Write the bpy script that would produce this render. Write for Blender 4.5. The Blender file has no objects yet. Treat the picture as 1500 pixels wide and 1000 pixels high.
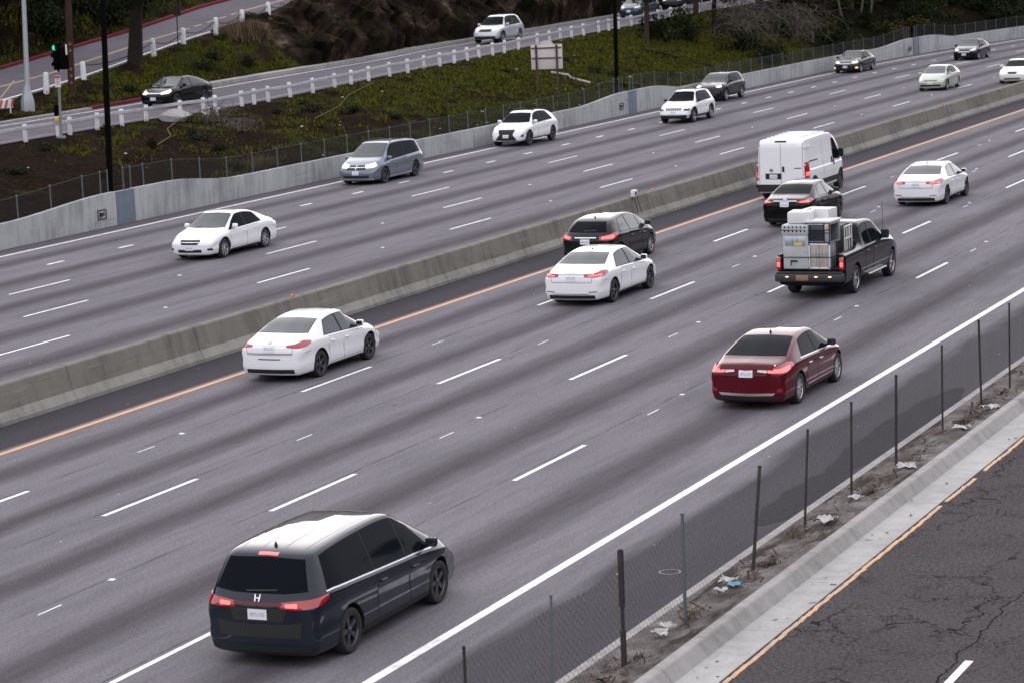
import bpy, bmesh, math, random
import numpy as np
from mathutils import Vector, Matrix
from mathutils.bvhtree import BVHTree

random.seed(7)
rng = np.random.default_rng(7)
S = bpy.context.scene
COL = S.collection
R_ = math.radians

# ------------------------------------------------------------------ camera
CAM_H = 10.389
cF = Vector((-0.40046768, 0.90434343, -0.1476096)).normalized()
cR = Vector((0.91614813, 0.39820328, -0.04589938)).normalized()
cU = Vector((-0.01726982, 0.15361347, 0.98798009)).normalized()
cam_d = bpy.data.cameras.new("camera")
cam = bpy.data.objects.new("camera", cam_d)
COL.objects.link(cam)
m = Matrix((cR, cU, -cF)).transposed().to_4x4()
m.translation = Vector((0, 0, CAM_H))
cam.matrix_world = m
cam_d.sensor_fit = 'HORIZONTAL'
cam_d.sensor_width = 36.0
cam_d.lens = 3979.13 / 1500 * 36.0
cam_d.clip_start = 0.5
cam_d.clip_end = 6000
cam_d.dof.use_dof = True
cam_d.dof.focus_distance = 58.0
cam_d.dof.aperture_fstop = 3.2
S.camera = cam
UP = Vector((-0.014, 0.075, 1.0)).normalized()      # plumb line: the carriageway is banked and graded

# ------------------------------------------------------------------ sky, sun, exposure
SUN_EL, SUN_AZ = R_(18), R_(-32)       # azimuth from +Y towards +X
w = bpy.data.worlds.new("World")
S.world = w
w.use_nodes = True
nt = w.node_tree
nt.nodes.clear()
sky = nt.nodes.new("ShaderNodeTexSky")
sky.sky_type = 'NISHITA'
sky.sun_disc = False
sky.sun_elevation = SUN_EL
sky.sun_rotation = SUN_AZ
sky.air_density = 1.0
sky.dust_density = 1.6
sky.ozone_density = 1.5
hs = nt.nodes.new("ShaderNodeHueSaturation")
hs.inputs['Saturation'].default_value = 0.42
tint = nt.nodes.new("ShaderNodeMixRGB")
tint.blend_type = 'MULTIPLY'
tint.inputs[0].default_value = 1.0
tint.inputs[2].default_value = (1.0, 0.975, 1.01, 1)
bg = nt.nodes.new("ShaderNodeBackground")
bg.inputs[1].default_value = 0.12
wo = nt.nodes.new("ShaderNodeOutputWorld")
nt.links.new(sky.outputs[0], hs.inputs['Color'])
cloud = nt.nodes.new("ShaderNodeMixRGB")                 # thin even overcast over the clear sky
cloud.inputs[0].default_value = 0.74
cloud.inputs[2].default_value = (7.0, 7.0, 7.3, 1)
nt.links.new(hs.outputs[0], cloud.inputs[1])
nt.links.new(cloud.outputs[0], tint.inputs[1])
nt.links.new(tint.outputs[0], bg.inputs[0])
nt.links.new(bg.outputs[0], wo.inputs[0])
sun_d = bpy.data.lights.new("sun", 'SUN')
sun_d.energy = 0.5
sun_d.angle = R_(90)
sun_d.color = (1.0, 0.94, 0.90)
sun = bpy.data.objects.new("sun", sun_d)
COL.objects.link(sun)
sd = Vector((math.sin(SUN_AZ) * math.cos(SUN_EL), math.cos(SUN_AZ) * math.cos(SUN_EL), math.sin(SUN_EL)))
sun.rotation_euler = sd.to_track_quat('Z', 'Y').to_euler()
S.view_settings.view_transform = 'Standard'
S.view_settings.look = 'None'
S.view_settings.exposure = 1.1
S.view_settings.gamma = 1.0
S.view_settings.use_curve_mapping = False
S.render.engine = 'CYCLES'
S.cycles.use_denoising = True
S.cycles.max_bounces = 6
S.cycles.transparent_max_bounces = 12

# ------------------------------------------------------------------ helpers
def lerp(a, b, t): return a + (b - a) * t
def smooth(x, a, b):
    t = min(1.0, max(0.0, (x - a) / (b - a)))
    return t * t * (3 - 2 * t)
def interp(pts):
    xs = [p[0] for p in pts]; zs = [p[1] for p in pts]
    return lambda x: float(np.interp(x, xs, zs))
def chaikin(pts, n=2):
    for _ in range(n):
        q = [pts[0]]
        for a, b in zip(pts[:-1], pts[1:]):
            q.append(tuple(lerp(u, v, .25) for u, v in zip(a, b)))
            q.append(tuple(lerp(u, v, .75) for u, v in zip(a, b)))
        q.append(pts[-1])
        pts = q
    return pts

def obj(name, me, mat=None, parent=None, loc=None):
    o = bpy.data.objects.new(name, me)
    COL.objects.link(o)
    if mat is not None:
        for mm in (mat if isinstance(mat, (list, tuple)) else [mat]):
            me.materials.append(mm)
    if parent is not None: o.parent = parent
    if loc is not None: o.location = loc
    return o
def tag(o, label=None, cat=None, group=None, kind=None):
    if label: o['label'] = label
    if cat: o['category'] = cat
    if group: o['group'] = group
    if kind: o['kind'] = kind
    return o
def empty(name, loc, label, cat, group=None, rot=None):
    o = bpy.data.objects.new(name, None)
    COL.objects.link(o)
    o.location = loc
    if rot is not None: o.rotation_euler = rot
    return tag(o, label, cat, group)
def finish(me, ang=35):
    for p in me.polygons: p.use_smooth = True
    me.set_sharp_from_angle(angle=R_(ang))
    me.update()
    return me

class MB:
    """collects vertices and faces for ONE mesh"""
    def __init__(s): s.v = []; s.f = []; s.m = []
    def add(s, vs, fs, mi=0):
        b = len(s.v)
        s.v += [tuple(p) for p in vs]
        s.f += [tuple(i + b for i in f) for f in fs]
        s.m += [mi] * len(fs)
    def quad(s, a, b, c, d, mi=0): s.add([a, b, c, d], [(0, 1, 2, 3)], mi)
    def box(s, c, d, mi=0, rot=None, taper=1.0):
        x, y, z = d[0] / 2, d[1] / 2, d[2] / 2
        vs = [Vector((sx * x * (taper if sz > 0 else 1), sy * y * (taper if sz > 0 else 1), sz * z))
              for sz in (-1, 1) for sy in (-1, 1) for sx in (-1, 1)]
        if rot is not None: vs = [rot @ p for p in vs]
        vs = [p + Vector(c) for p in vs]
        s.add(vs, [(0, 2, 3, 1), (4, 5, 7, 6), (0, 1, 5, 4), (2, 6, 7, 3), (1, 3, 7, 5), (0, 4, 6, 2)], mi)
    def bbox(s, c, d, r, mi=0, rot=None):
        """box with rounded vertical and horizontal edges (chamfered)"""
        bm = bmesh.new()
        bmesh.ops.create_cube(bm, size=1)
        for v in bm.verts: v.co = Vector((v.co.x * d[0], v.co.y * d[1], v.co.z * d[2]))
        bmesh.ops.bevel(bm, geom=bm.edges[:], offset=r, segments=2, profile=.5, affect='EDGES')
        vs = [v.co.copy() for v in bm.verts]
        if rot is not None: vs = [rot @ p for p in vs]
        vs = [p + Vector(c) for p in vs]
        bm.verts.index_update()
        s.add(vs, [[v.index for v in f.verts] for f in bm.faces], mi)
        bm.free()
    def tube(s, pts, r, n=8, mi=0, cap=True):
        pts = [Vector(p) for p in pts]
        rs = r if isinstance(r, (list, tuple)) else [r] * len(pts)
        b = len(s.v); ref = None
        for i, p in enumerate(pts):
            t = (pts[min(i + 1, len(pts) - 1)] - pts[max(i - 1, 0)]).normalized()
            if ref is None: ref = t.orthogonal().normalized()
            u = (ref - t * ref.dot(t)).normalized(); v = t.cross(u); ref = u
            for k in range(n):
                a = 2 * math.pi * k / n
                s.v.append(tuple(p + (u * math.cos(a) + v * math.sin(a)) * rs[i]))
        for i in range(len(pts) - 1):
            for k in range(n):
                s.f.append((b + i * n + k, b + i * n + (k + 1) % n, b + (i + 1) * n + (k + 1) % n, b + (i + 1) * n + k)); s.m.append(mi)
        if cap:
            s.f.append(tuple(b + k for k in reversed(range(n)))); s.m.append(mi)
            e = b + (len(pts) - 1) * n
            s.f.append(tuple(e + k for k in range(n))); s.m.append(mi)
    def lathe(s, prof, n=24, axis='z', c=(0, 0, 0), mi=0, close=False):
        """prof: (radius, height)"""
        b = len(s.v); k = len(prof)
        for i in range(n):
            a = 2 * math.pi * i / n; ca, sa = math.cos(a), math.sin(a)
            for r, h in prof:
                p = (r * ca, r * sa, h) if axis == 'z' else (h, r * ca, r * sa)
                s.v.append((p[0] + c[0], p[1] + c[1], p[2] + c[2]))
        for i in range(n):
            j = (i + 1) % n
            for q in range(k if close else k - 1):
                q2 = (q + 1) % k
                s.f.append((b + i * k + q, b + j * k + q, b + j * k + q2, b + i * k + q2)); s.m.append(mi)
    def mesh(s, name, smooth_ang=None):
        me = bpy.data.meshes.new(name)
        me.from_pydata(s.v, [], s.f)
        me.polygons.foreach_set('material_index', s.m)
        me.validate()
        if smooth_ang: finish(me, smooth_ang)
        me.update()
        return me
    def build(s, name, mat, parent=None, loc=None, smooth_ang=None):
        return obj(name, s.mesh(name, smooth_ang), mat, parent, loc)

# ------------------------------------------------------------------ materials
class NT:
    """tiny node-graph helper"""
    def __init__(s, name):
        s.mat = bpy.data.materials.new(name); s.mat.use_nodes = True
        s.t = s.mat.node_tree; s.b = s.t.nodes['Principled BSDF']
        s.out = s.t.nodes['Material Output']
    def n(s, typ, **kw):
        d = s.t.nodes.new(typ)
        for k, v in kw.items(): setattr(d, k, v)
        return d
    def lk(s, a, b): s.t.links.new(a, b)
    def val(s, sock, v):
        if isinstance(v, (int, float)): sock.default_value = v
        elif isinstance(v, tuple): sock.default_value = v
        else: s.lk(v, sock)
    def math(s, op, a, b=0.0, c=None, clamp=False):
        d = s.n('ShaderNodeMath', operation=op); d.use_clamp = clamp
        s.val(d.inputs[0], a); s.val(d.inputs[1], b)
        if c is not None: s.val(d.inputs[2], c)
        return d.outputs[0]
    def mix(s, f, a, b, mode='MIX'):
        d = s.n('ShaderNodeMixRGB', blend_type=mode)
        s.val(d.inputs[0], f)
        s.val(d.inputs[1], a if not (isinstance(a, tuple) and len(a) == 3) else a + (1,))
        s.val(d.inputs[2], b if not (isinstance(b, tuple) and len(b) == 3) else b + (1,))
        return d.outputs[0]
    def coord(s): return s.n('ShaderNodeTexCoord').outputs['Object']
    def pos(s): return s.n('ShaderNodeNewGeometry').outputs['Position']
    def mapping(s, vec, scale=(1, 1, 1), loc=(0, 0, 0)):
        d = s.n('ShaderNodeMapping'); s.lk(vec, d.inputs[0])
        d.inputs['Scale'].default_value = scale; d.inputs['Location'].default_value = loc
        return d.outputs[0]
    def noise(s, vec, scale=5.0, detail=4.0, rough=.55, dist=0.0):
        d = s.n('ShaderNodeTexNoise'); s.lk(vec, d.inputs['Vector'])
        d.inputs['Scale'].default_value = scale; d.inputs['Detail'].default_value = detail
        d.inputs['Roughness'].default_value = rough; d.inputs['Distortion'].default_value = dist
        return d.outputs['Fac']
    def vor(s, vec, scale=5.0, feature='F1', out='Distance'):
        d = s.n('ShaderNodeTexVoronoi', feature=feature); s.lk(vec, d.inputs['Vector'])
        d.inputs['Scale'].default_value = scale
        return d.outputs[out]
    def ramp(s, f, stops, interp_='LINEAR'):
        d = s.n('ShaderNodeValToRGB'); cr = d.color_ramp; cr.interpolation = interp_
        col4 = lambda c: (c, c, c, 1) if isinstance(c, (int, float)) else tuple(c) + (1,)
        cr.elements[1].position = 1.0; cr.elements[0].position = 0.0
        for (p, c) in stops[1:-1]:
            e = cr.elements.new(p); e.color = col4(c)
        cr.elements[0].position = stops[0][0]; cr.elements[0].color = col4(stops[0][1])
        cr.elements[-1].position = stops[-1][0]; cr.elements[-1].color = col4(stops[-1][1])
        s.val(d.inputs[0], f)
        return d.outputs[0]
    def maprange(s, v, a, b, c=0.0, d_=1.0):
        d = s.n('ShaderNodeMapRange'); s.val(d.inputs[0], v)
        for i, x in enumerate((a, b, c, d_)): d.inputs[i + 1].default_value = x
        return d.outputs[0]
    def sep(s, vec):
        d = s.n('ShaderNodeSeparateXYZ'); s.lk(vec, d.inputs[0]); return d.outputs
    def bump(s, h, strength=.3, dist=.02):
        d = s.n('ShaderNodeBump'); d.inputs['Strength'].default_value = strength; d.inputs['Distance'].default_value = dist
        s.lk(h, d.inputs['Height']); s.lk(d.outputs[0], s.b.inputs['Normal'])
    def base(s, c, rough=.6, metal=0.0, spec=.5):
        s.val(s.b.inputs['Base Color'], c if not (isinstance(c, tuple) and len(c) == 3) else c + (1,))
        s.val(s.b.inputs['Roughness'], rough); s.val(s.b.inputs['Metallic'], metal)
        s.b.inputs['Specular IOR Level'].default_value = spec

def simple(name, col, rough=.6, metal=0.0, spec=.5, var=.15, vscale=6.0, coat=0.0, emit=None, es=0.0):
    """procedural material: base colour broken up by noise"""
    t = NT(name)
    n = t.noise(t.coord(), vscale, 5)
    lo = tuple(c * (1 - var) for c in col); hi = tuple(min(1, c * (1 + var)) for c in col)
    t.base(t.mix(n, lo, hi), rough, metal, spec)
    if coat:
        t.b.inputs['Coat Weight'].default_value = coat; t.b.inputs['Coat Roughness'].default_value = .04
    if emit:
        t.b.inputs['Emission Color'].default_value = emit + (1,)
        t.b.inputs['Emission Strength'].default_value = es
    return t.mat
def paint(name, col, metal=0.0, rough=.32, dirt=.12, ior=1.5):
    t = NT(name)
    c = t.coord(); z = t.sep(c)[2]
    n = t.noise(c, 3.0, 6, .6)
    d = t.math('MULTIPLY', t.maprange(z, .65, .2), t.math('MULTIPLY', n, dirt * 2.0), clamp=True)
    t.base(t.mix(d, col, (.11, .10, .095)), t.math('ADD', rough, t.math('MULTIPLY', d, .5)), metal)
    t.b.inputs['Specular IOR Level'].default_value = .15 if ior > 1.4 else .04
    t.b.inputs['Coat IOR'].default_value = ior
    t.b.inputs['Coat Weight'].default_value = 1.0
    t.b.inputs['Coat Roughness'].default_value = .03
    return t.mat

M = {}
M['glass'] = simple('tinted_glass', (.006, .008, .011), .03, 0, .14, .2)
M['glass'].node_tree.nodes['Principled BSDF'].inputs['IOR'].default_value = 1.17
M['glass_light'] = simple('clear_glass', (.022, .032, .037), .03, 0, .34, .5, 3.0)
M['tyre'] = simple('tyre_rubber', (.018, .018, .019), .8)
M['rim'] = simple('alloy_rim', (.45, .46, .48), .35, .8)
M['rim_dark'] = simple('dark_alloy_rim', (.10, .105, .115), .35, .8)
M['void'] = simple('black_plastic', (.009, .009, .010), .65)
M['plastic'] = simple('grey_plastic', (.03, .03, .032), .55)
M['chrome'] = simple('chrome_trim', (.78, .79, .81), .32, .9)
M['seam'] = simple('panel_gap', (.006, .006, .006), .8)
M['lamp_red'] = simple('tail_lamp_lit', (.24, .005, .009), .12, 0, .5, .25, 14, 1.0, (1, .04, .05), .05)
M['lamp_hot'] = simple('brake_lamp_lit', (.6, .03, .03), .12, 0, .5, .1, 14, 1.0, (1, .16, .14), .7)
M['lamp_off'] = simple('tail_lamp', (.20, .005, .009), .12, 0, .5, .25, 14, 1.0)
M['lamp_clear'] = simple('clear_lens', (.55, .55, .56), .1, .3, .5, .4, 14, 1.0)
M['head_on'] = simple('headlamp_lit', (.8, .8, .78), .1, 0, .5, .1, 14, 1.0, (1, .90, .74), .4)
M['amber_on'] = simple('amber_lamp_lit', (.8, .4, .08), .1, 0, .5, .1, 14, 0, (1, .62, .25), 1.0)
def plate_mat():
    t = NT('number_plate')
    g = t.n('ShaderNodeTexCoord').outputs['Generated']; q = t.sep(g)
    band = t.math('LESS_THAN', t.math('ABSOLUTE', t.math('SUBTRACT', q[2], .48)), .2)
    side = t.math('LESS_THAN', t.math('ABSOLUTE', t.math('SUBTRACT', q[0], .5)), .40)
    n = t.noise(t.mapping(g, (1, 0, .35)), 17.0, 2)
    k = t.math('MULTIPLY', t.math('MULTIPLY', band, side), t.maprange(n, .46, .54, 0, .62))
    t.base(t.mix(k, (.74, .74, .76), (.12, .14, .26)), .4)
    return t.mat
M['plate'] = plate_mat()
M['white_paint'] = paint('white_paint', (.84, .845, .855))
M['offwhite_paint'] = paint('off_white_paint', (.76, .75, .69))
M['black_paint'] = paint('black_paint', (.003, .003, .004), 0, .3, .02, 1.26)
M['navy_paint'] = paint('dark_blue_grey_paint', (.013, .017, .027), .1, .3, .02, 1.40)
M['char_paint'] = paint('charcoal_paint', (.008, .0075, .010), .1, .3, .03, 1.36)
M['red_paint'] = paint('dark_red_paint', (.085, .003, .010), .05, .32, .02, 1.30)
M['silver_paint'] = paint('silver_paint', (.145, .172, .21), .35, .35, .05)
M['pale_silver_paint'] = paint('pale_silver_paint', (.52, .55, .58), .3, .35, .05)
M['green_paint'] = paint('pale_green_paint', (.44, .49, .40), .2, .35, .08)
M['teal_paint'] = paint('teal_paint', (.006, .035, .05), .2, .32, .05)

def concrete(name, col, dark=.55, scuff=0.0, scale=1.0):
    t = NT(name)
    p = t.pos()
    big = t.noise(p, .35 * scale, 6, .62)
    mid = t.noise(t.mapping(p, (.9, .9, .16)), 3.0 * scale, 5, .65)      # stains run down
    fine = t.noise(p, 26.0, 4, .6)
    f = t.math('ADD', t.math('MULTIPLY', big, .5), t.math('MULTIPLY', mid, .5))
    c = t.ramp(f, [(.32, tuple(x * dark for x in col)), (.52, col), (.72, tuple(min(1, x * 1.22) for x in col))])
    c = t.mix(.35, c, t.ramp(fine, [(.3, .55), (.7, 1.0)]), 'MULTIPLY')
    if scuff:                                              # tyre scuffs and scrapes along the traffic, chips
        sc = t.noise(t.mapping(p, (1, .11, 3.2)), 1.7, 6, .72)
        c = t.mix(t.maprange(sc, .56, .66, 0, scuff), c, tuple(x * .38 for x in col))
        s2 = t.noise(t.mapping(p, (1, .16, 4.0), (4, 9, 0)), 2.1, 6, .75)
        c = t.mix(t.maprange(s2, .60, .66, 0, scuff), c, tuple(min(.6, x * 1.7) for x in col))
    t.base(c, .9, 0, .12)
    t.bump(fine, .25, .01)
    return t.mat
M['barrier'] = None
# ------------------------------------------------------------------ plan of the place (metres; Y runs along the freeway)
X_WALL, X_T, X_S, X_R, X_Q, X_P = -56.25, -55.0, -51.75, -48.5, -45.0, -41.4
X_BAR, X_O, X_A, X_B, X_C, X_D, X_E = -34.95, -33.05, -30.15, -27.33, -24.33, -20.9, -17.25
X_EDGE, X_FENCE, X_KERB, X_YEL, X_DASH = -14.55, -14.03, -13.31, -12.33, -9.35
Y0, Y1 = -60.0, 430.0
def bend(y): return .0016 * max(0.0, y - 176.0) ** 2          # the freeway curves away to the right
def frange(a, b, st):
    n = max(1, int(round((b - a) / st)))
    return [a + (b - a) * i / n for i in range(n + 1)]

def road_mat():
    t = NT('freeway_paving')
    p = t.pos(); s = t.sep(p)
    yb = t.math('MAXIMUM', t.math('SUBTRACT', s[1], 176.0), 0.0)
    x = t.math('SUBTRACT', s[0], t.math('MULTIPLY', t.math('MULTIPLY', yb, yb), .0016))
    flow = t.mapping(p, (1.0, .03, 1.0))                      # stretched along the traffic
    wob = t.math('MULTIPLY', t.math('SUBTRACT', t.noise(flow, .8, 3), .5), .5)
    xw = t.math('ADD', x, wob)
    a, b = -57.0, -14.0
    fx = t.maprange(xw, a, b)
    lanes = [(-55.0, -51.75), (-51.75, -48.5), (-48.5, -45), (-45, -41.4), (-41.4, -37.7),
             (-33.05, -30.15), (-30.15, -27.33), (-27.33, -24.33), (-24.33, -20.9), (-20.9, -17.25)]
    st = []
    for (l, r) in lanes:                                       # oil-stained strip down the middle of each lane
        c = (l + r) / 2; w_ = r - l
        st += [(c - w_ * .25, 1.0), (c, .34), (c + w_ * .22, .97)]
    st = [((q - a) / (b - a), v) for q, v in st]
    lane = t.ramp(fx, st)
    blot = t.noise(t.mapping(p, (1, .12, 1)), .9, 6, .6)
    broad = t.noise(p, .06, 3)
    grain = t.noise(p, 20.0, 4, .8)
    speck = t.noise(p, 14.0, 4, .75)
    rag = t.noise(t.mapping(p, (1, .10, 1), (3, 1, 0)), 3.2, 6, .72)
    lane = t.math('ADD', lane, t.math('MULTIPLY', t.math('SUBTRACT', rag, .5), .75), clamp=True)
    dk = t.math('SUBTRACT', 1.0, t.math('MULTIPLY', t.math('SUBTRACT', 1.0, lane), t.maprange(blot, .25, .75, .62, 1.15)))
    base = t.mix(broad, (.141, .134, .144), (.193, .184, .197))
    c = t.mix(1.0, base, t.mix(dk, (.0, .0, .0), (1.0, 1.0, 1.0)), 'MULTIPLY')
    c = t.mix(t.math('MULTIPLY', t.math('SUBTRACT', 1.0, dk), .75, clamp=True), c, (.080, .068, .075))
    c = t.mix(.55, c, t.ramp(blot, [(.3, .74), (.5, 1.0), (.7, 1.16)]), 'MULTIPLY')
    pn = t.noise(t.mapping(p, (.5, .06, 1), (9, 2, 0)), 1.0, 5, .7)
    c = t.mix(t.maprange(pn, .56, .64, 0, .35), c, (.12, .115, .125))
    # shoulders: newer, darker asphalt
    def band(lo, hi, soft=.05):
        return t.math('MULTIPLY', t.maprange(x, lo - soft, lo + soft), t.maprange(x, hi + soft, hi - soft), clamp=True)
    med = band(-35.3, -33.28, .03)
    c = t.mix(med, c, t.mix(blot, (.044, .042, .049), (.068, .064, .070)))
    lsh = band(-57, -55.25, .08)
    c = t.mix(t.math('MULTIPLY', lsh, .8), c, t.mix(blot, (.06, .056, .06), (.11, .102, .108)))
    xs = t.math('ADD', x, t.math('MULTIPLY', t.math('SUBTRACT', t.noise(t.mapping(p, (1, .22, 1)), .55, 3), .5), 1.9))
    rsh = t.maprange(xs, -16.72, -16.3)
    rsh = t.math('MINIMUM', rsh, 1.0)
    c = t.mix(t.math('MULTIPLY', t.math('MAXIMUM', rsh, 0.0), .92), c, t.mix(blot, (.046, .045, .049), (.078, .075, .080)))
    # longitudinal joints between the paving lanes
    jw = t.math('ADD', x, t.math('MULTIPLY', t.math('SUBTRACT', t.noise(t.mapping(p, (1, .5, 1)), 1.2, 5, .7), .5), .16))
    jn = None
    for q in (X_S - .16, X_R - .18, X_Q - .15, X_P - .18, -37.9, X_A - .15, X_B - .17, X_C - .16, X_D - .17):
        d = t.math('LESS_THAN', t.math('ABSOLUTE', t.math('SUBTRACT', jw, q)), .028)
        jn = d if jn is None else t.math('MAXIMUM', jn, d)
    brk = t.maprange(t.noise(t.mapping(p, (.2, 1, 1)), .7, 4), .38, .55)
    c = t.mix(t.math('MULTIPLY', t.math('MULTIPLY', jn, brk, clamp=True), .55), c, (.05, .046, .05))
    dots = t.math('LESS_THAN', t.vor(t.mapping(p, (1, .55, 1)), 1.3), .030)
    c = t.mix(t.math('MULTIPLY', dots, .55), c, (.55, .54, .56))
    ddots = t.math('LESS_THAN', t.vor(t.mapping(p, (1, .4, 1), (7, 3, 0)), .9), .05)
    c = t.mix(t.math('MULTIPLY', ddots, .5), c, (.06, .055, .06))
    c = t.mix(.85, c, t.ramp(grain, [(.28, .50), (.5, 1.0), (.72, 1.5)]), 'MULTIPLY')
    c = t.mix(.25, c, t.ramp(speck, [(.3, .7), (.5, 1.0), (.72, 1.3)]), 'MULTIPLY')
    t.base(c, t.math('SUBTRACT', .92, t.math('MULTIPLY', t.math('SUBTRACT', 1.0, lane), .12)), 0, .03)
    t.bump(grain, .25, .01)
    return t.mat
def asphalt_old():
    t = NT('cracked_asphalt')
    p = t.pos()
    w1 = t.n('ShaderNodeMixRGB'); w1.blend_type = 'ADD'; w1.inputs[0].default_value = 1
    nz = t.n('ShaderNodeTexNoise'); t.lk(p, nz.inputs['Vector']); nz.inputs['Scale'].default_value = .9; nz.inputs['Detail'].default_value = 8; nz.inputs['Roughness'].default_value = .65
    sc = t.n('ShaderNodeVectorMath', operation='SCALE'); t.lk(nz.outputs['Color'], sc.inputs[0]); sc.inputs['Scale'].default_value = 1.5
    t.lk(p, w1.inputs[1]); t.lk(sc.outputs[0], w1.inputs[2])
    d = t.vor(t.mapping(w1.outputs[0], (.55, .28, 1)), 1.0, 'DISTANCE_TO_EDGE')
    d2 = t.vor(t.mapping(w1.outputs[0], (1, .8, 1), (3, 7, 0)), 2.1, 'DISTANCE_TO_EDGE')
    wd = t.maprange(t.noise(p, .45, 4), .36, .60)
    crack = t.math('LESS_THAN', d, t.math('MULTIPLY', wd, .012))
    crack2 = t.math('LESS_THAN', d2, t.math('MULTIPLY', t.maprange(t.noise(p, .8, 3), .44, .64), .011))
    cr = t.math('MAXIMUM', crack, crack2)
    # the long joint crack beside the lane line
    s = t.sep(p)
    jx = t.math('ADD', s[0], t.math('MULTIPLY', t.math('SUBTRACT', t.noise(t.mapping(p, (.3, 1, 1)), 1.1, 6, .65), .5), .5))
    j = t.math('LESS_THAN', t.math('ABSOLUTE', t.math('ADD', jx, 9.55)), .016)
    cr = t.math('MAXIMUM', cr, j)
    g = t.noise(p, 17.0, 5, .85); blot = t.noise(p, .5, 5)
    c = t.mix(blot, (.050, .045, .046), (.084, .076, .076))
    c = t.mix(.9, c, t.ramp(g, [(.30, .25), (.5, .95), (.70, 2.3)]), 'MULTIPLY')
    c = t.mix(t.math('MULTIPLY', cr, .95), c, (.010, .009, .010))
    t.base(c, .95, 0, .04)
    t.bump(t.math('SUBTRACT', g, cr), .5, .02)
    return t.mat
def marking(name, col, wear=.35):
    t = NT(name)
    p = t.pos()
    n = t.noise(t.mapping(p, (1, .5, 1)), 5.0, 6, .7)
    g = t.noise(p, 40.0, 3)
    c = t.mix(t.maprange(n, .46, .70, 0, wear), col, (.2, .19, .2))
    sp = t.noise(p, 17.0, 5, .75)
    c = t.mix(t.maprange(sp, .60, .68, 0, wear), c, (.17, .16, .17))
    c = t.mix(.3, c, t.ramp(g, [(.3, .75), (.6, 1.0)]), 'MULTIPLY')
    t.base(c, .6, 0, .4)
    return t.mat
def dirt_mat():
    t = NT('packed_dirt')
    p = t.pos()
    n = t.noise(p, 1.3, 7, .65); g = t.noise(p, 22, 4, .7); ch = t.noise(t.mapping(p, (2.2, .45, 1), (5, 0, 0)), 1.0, 6, .7)
    c = t.ramp(n, [(.3, (.045, .037, .033)), (.5, (.115, .102, .096)), (.68, (.19, .178, .172))])
    c = t.mix(t.maprange(ch, .52, .6), c, (.028, .02, .016))
    c = t.mix(.6, c, t.ramp(g, [(.3, .5), (.6, 1.25)]), 'MULTIPLY')
    t.base(c, .95, 0, .2); t.bump(g, .6, .03)
    return t.mat
def hill_mat():
    t = NT('hillside_soil')
    p = t.pos(); s = t.sep(p)
    big = t.noise(p, .10, 4); n = t.noise(p, .42, 8, .68); g = t.noise(p, 5.0, 6, .7); fine = t.noise(p, 24, 4, .75)
    soil = t.ramp(g, [(.3, (.005, .0035, .0028)), (.5, (.013, .0075, .0045)), (.72, (.040, .024, .015))])
    rock = t.ramp(g, [(.3, (.015, .011, .010)), (.5, (.055, .040, .033)), (.7, (.12, .088, .072))])
    grass = t.ramp(t.noise(p, 7.0, 5, .7), [(.3, (.006, .009, .001)), (.5, (.022, .027, .004)), (.7, (.066, .070, .012))])
    f = t.math('ADD', t.maprange(s[1], 88, 150, .16, .66), t.math('MULTIPLY', t.math('SUBTRACT', n, .5), 2.6))
    gm = t.maprange(f, .46, .60)
    gm = t.math('MULTIPLY', gm, t.maprange(s[1], 215, 172), clamp=True)
    c = t.mix(gm, soil, grass)
    rk = t.math('MULTIPLY', t.math('MULTIPLY', t.maprange(s[0], -75.2, -77.0), t.maprange(s[0], -86, -81)), t.maprange(s[1], 135, 150), clamp=True)
    c = t.mix(t.math('MULTIPLY', rk, t.maprange(n, .35, .5), clamp=True), c, rock)
    c = t.mix(.6, c, t.ramp(fine, [(.3, .45), (.6, 1.35)]), 'MULTIPLY')
    shade = t.math('MULTIPLY', t.maprange(s[0], -86.3, -87.5), .72)        # leaf mould, with the shade of the trees put into its colour
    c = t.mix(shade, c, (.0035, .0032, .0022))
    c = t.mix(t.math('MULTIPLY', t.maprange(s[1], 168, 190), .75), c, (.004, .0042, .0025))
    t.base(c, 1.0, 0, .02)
    t.bump(t.math('ADD', g, t.math('MULTIPLY', fine, .5)), .9, .12)
    return t.mat
def rock_mat():
    t = NT('rock_face')
    p = t.pos(); n = t.noise(p, .38, 5, .6); g = t.noise(p, 3.2, 7, .75); f = t.noise(p, 14.0, 5, .75)
    k = t.math('ADD', t.math('MULTIPLY', n, .78), t.math('MULTIPLY', g, .26))
    c = t.ramp(k, [(.38, (.003, .0025, .0022)), (.50, (.014, .010, .008)), (.59, (.040, .028, .021)), (.68, (.15, .105, .075))])
    moss = t.maprange(t.noise(p, .8, 6, .75), .50, .58, 0, .85)
    c = t.mix(moss, c, (.011, .013, .004))
    c = t.mix(.4, c, t.ramp(f, [(.3, .4), (.6, 1.3)]), 'MULTIPLY')
    t.base(c, 1.0, 0, .03); t.bump(g, .35, .10)
    return t.mat
M['road'] = road_mat()
M['old_asphalt'] = asphalt_old()
M['mark_white'] = marking('white_road_paint', (.84, .84, .85), .55)
M['mark_orange'] = marking('orange_road_paint', (.60, .27, .085), .5)
M['mark_yellow'] = marking('worn_yellow_paint', (.55, .30, .12), .95)
M['mark_faded'] = marking('faded_yellow_paint', (.36, .25, .11), .8); M['mark_pale'] = marking('faded_white_paint', (.34, .33, .32), .8)
M['dirt'] = dirt_mat()
M['hill'] = hill_mat()
M['barrier'] = concrete('barrier_concrete', (.195, .186, .162), .5, .45)
M['barrier_low'] = concrete('scuffed_barrier_concrete', (.29, .28, .254), .55, .5)
M['wall'] = concrete('wall_concrete', (.42, .43, .435), .52, .25)
M['kerb'] = concrete('kerb_concrete', (.34, .33, .315), .62)
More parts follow.
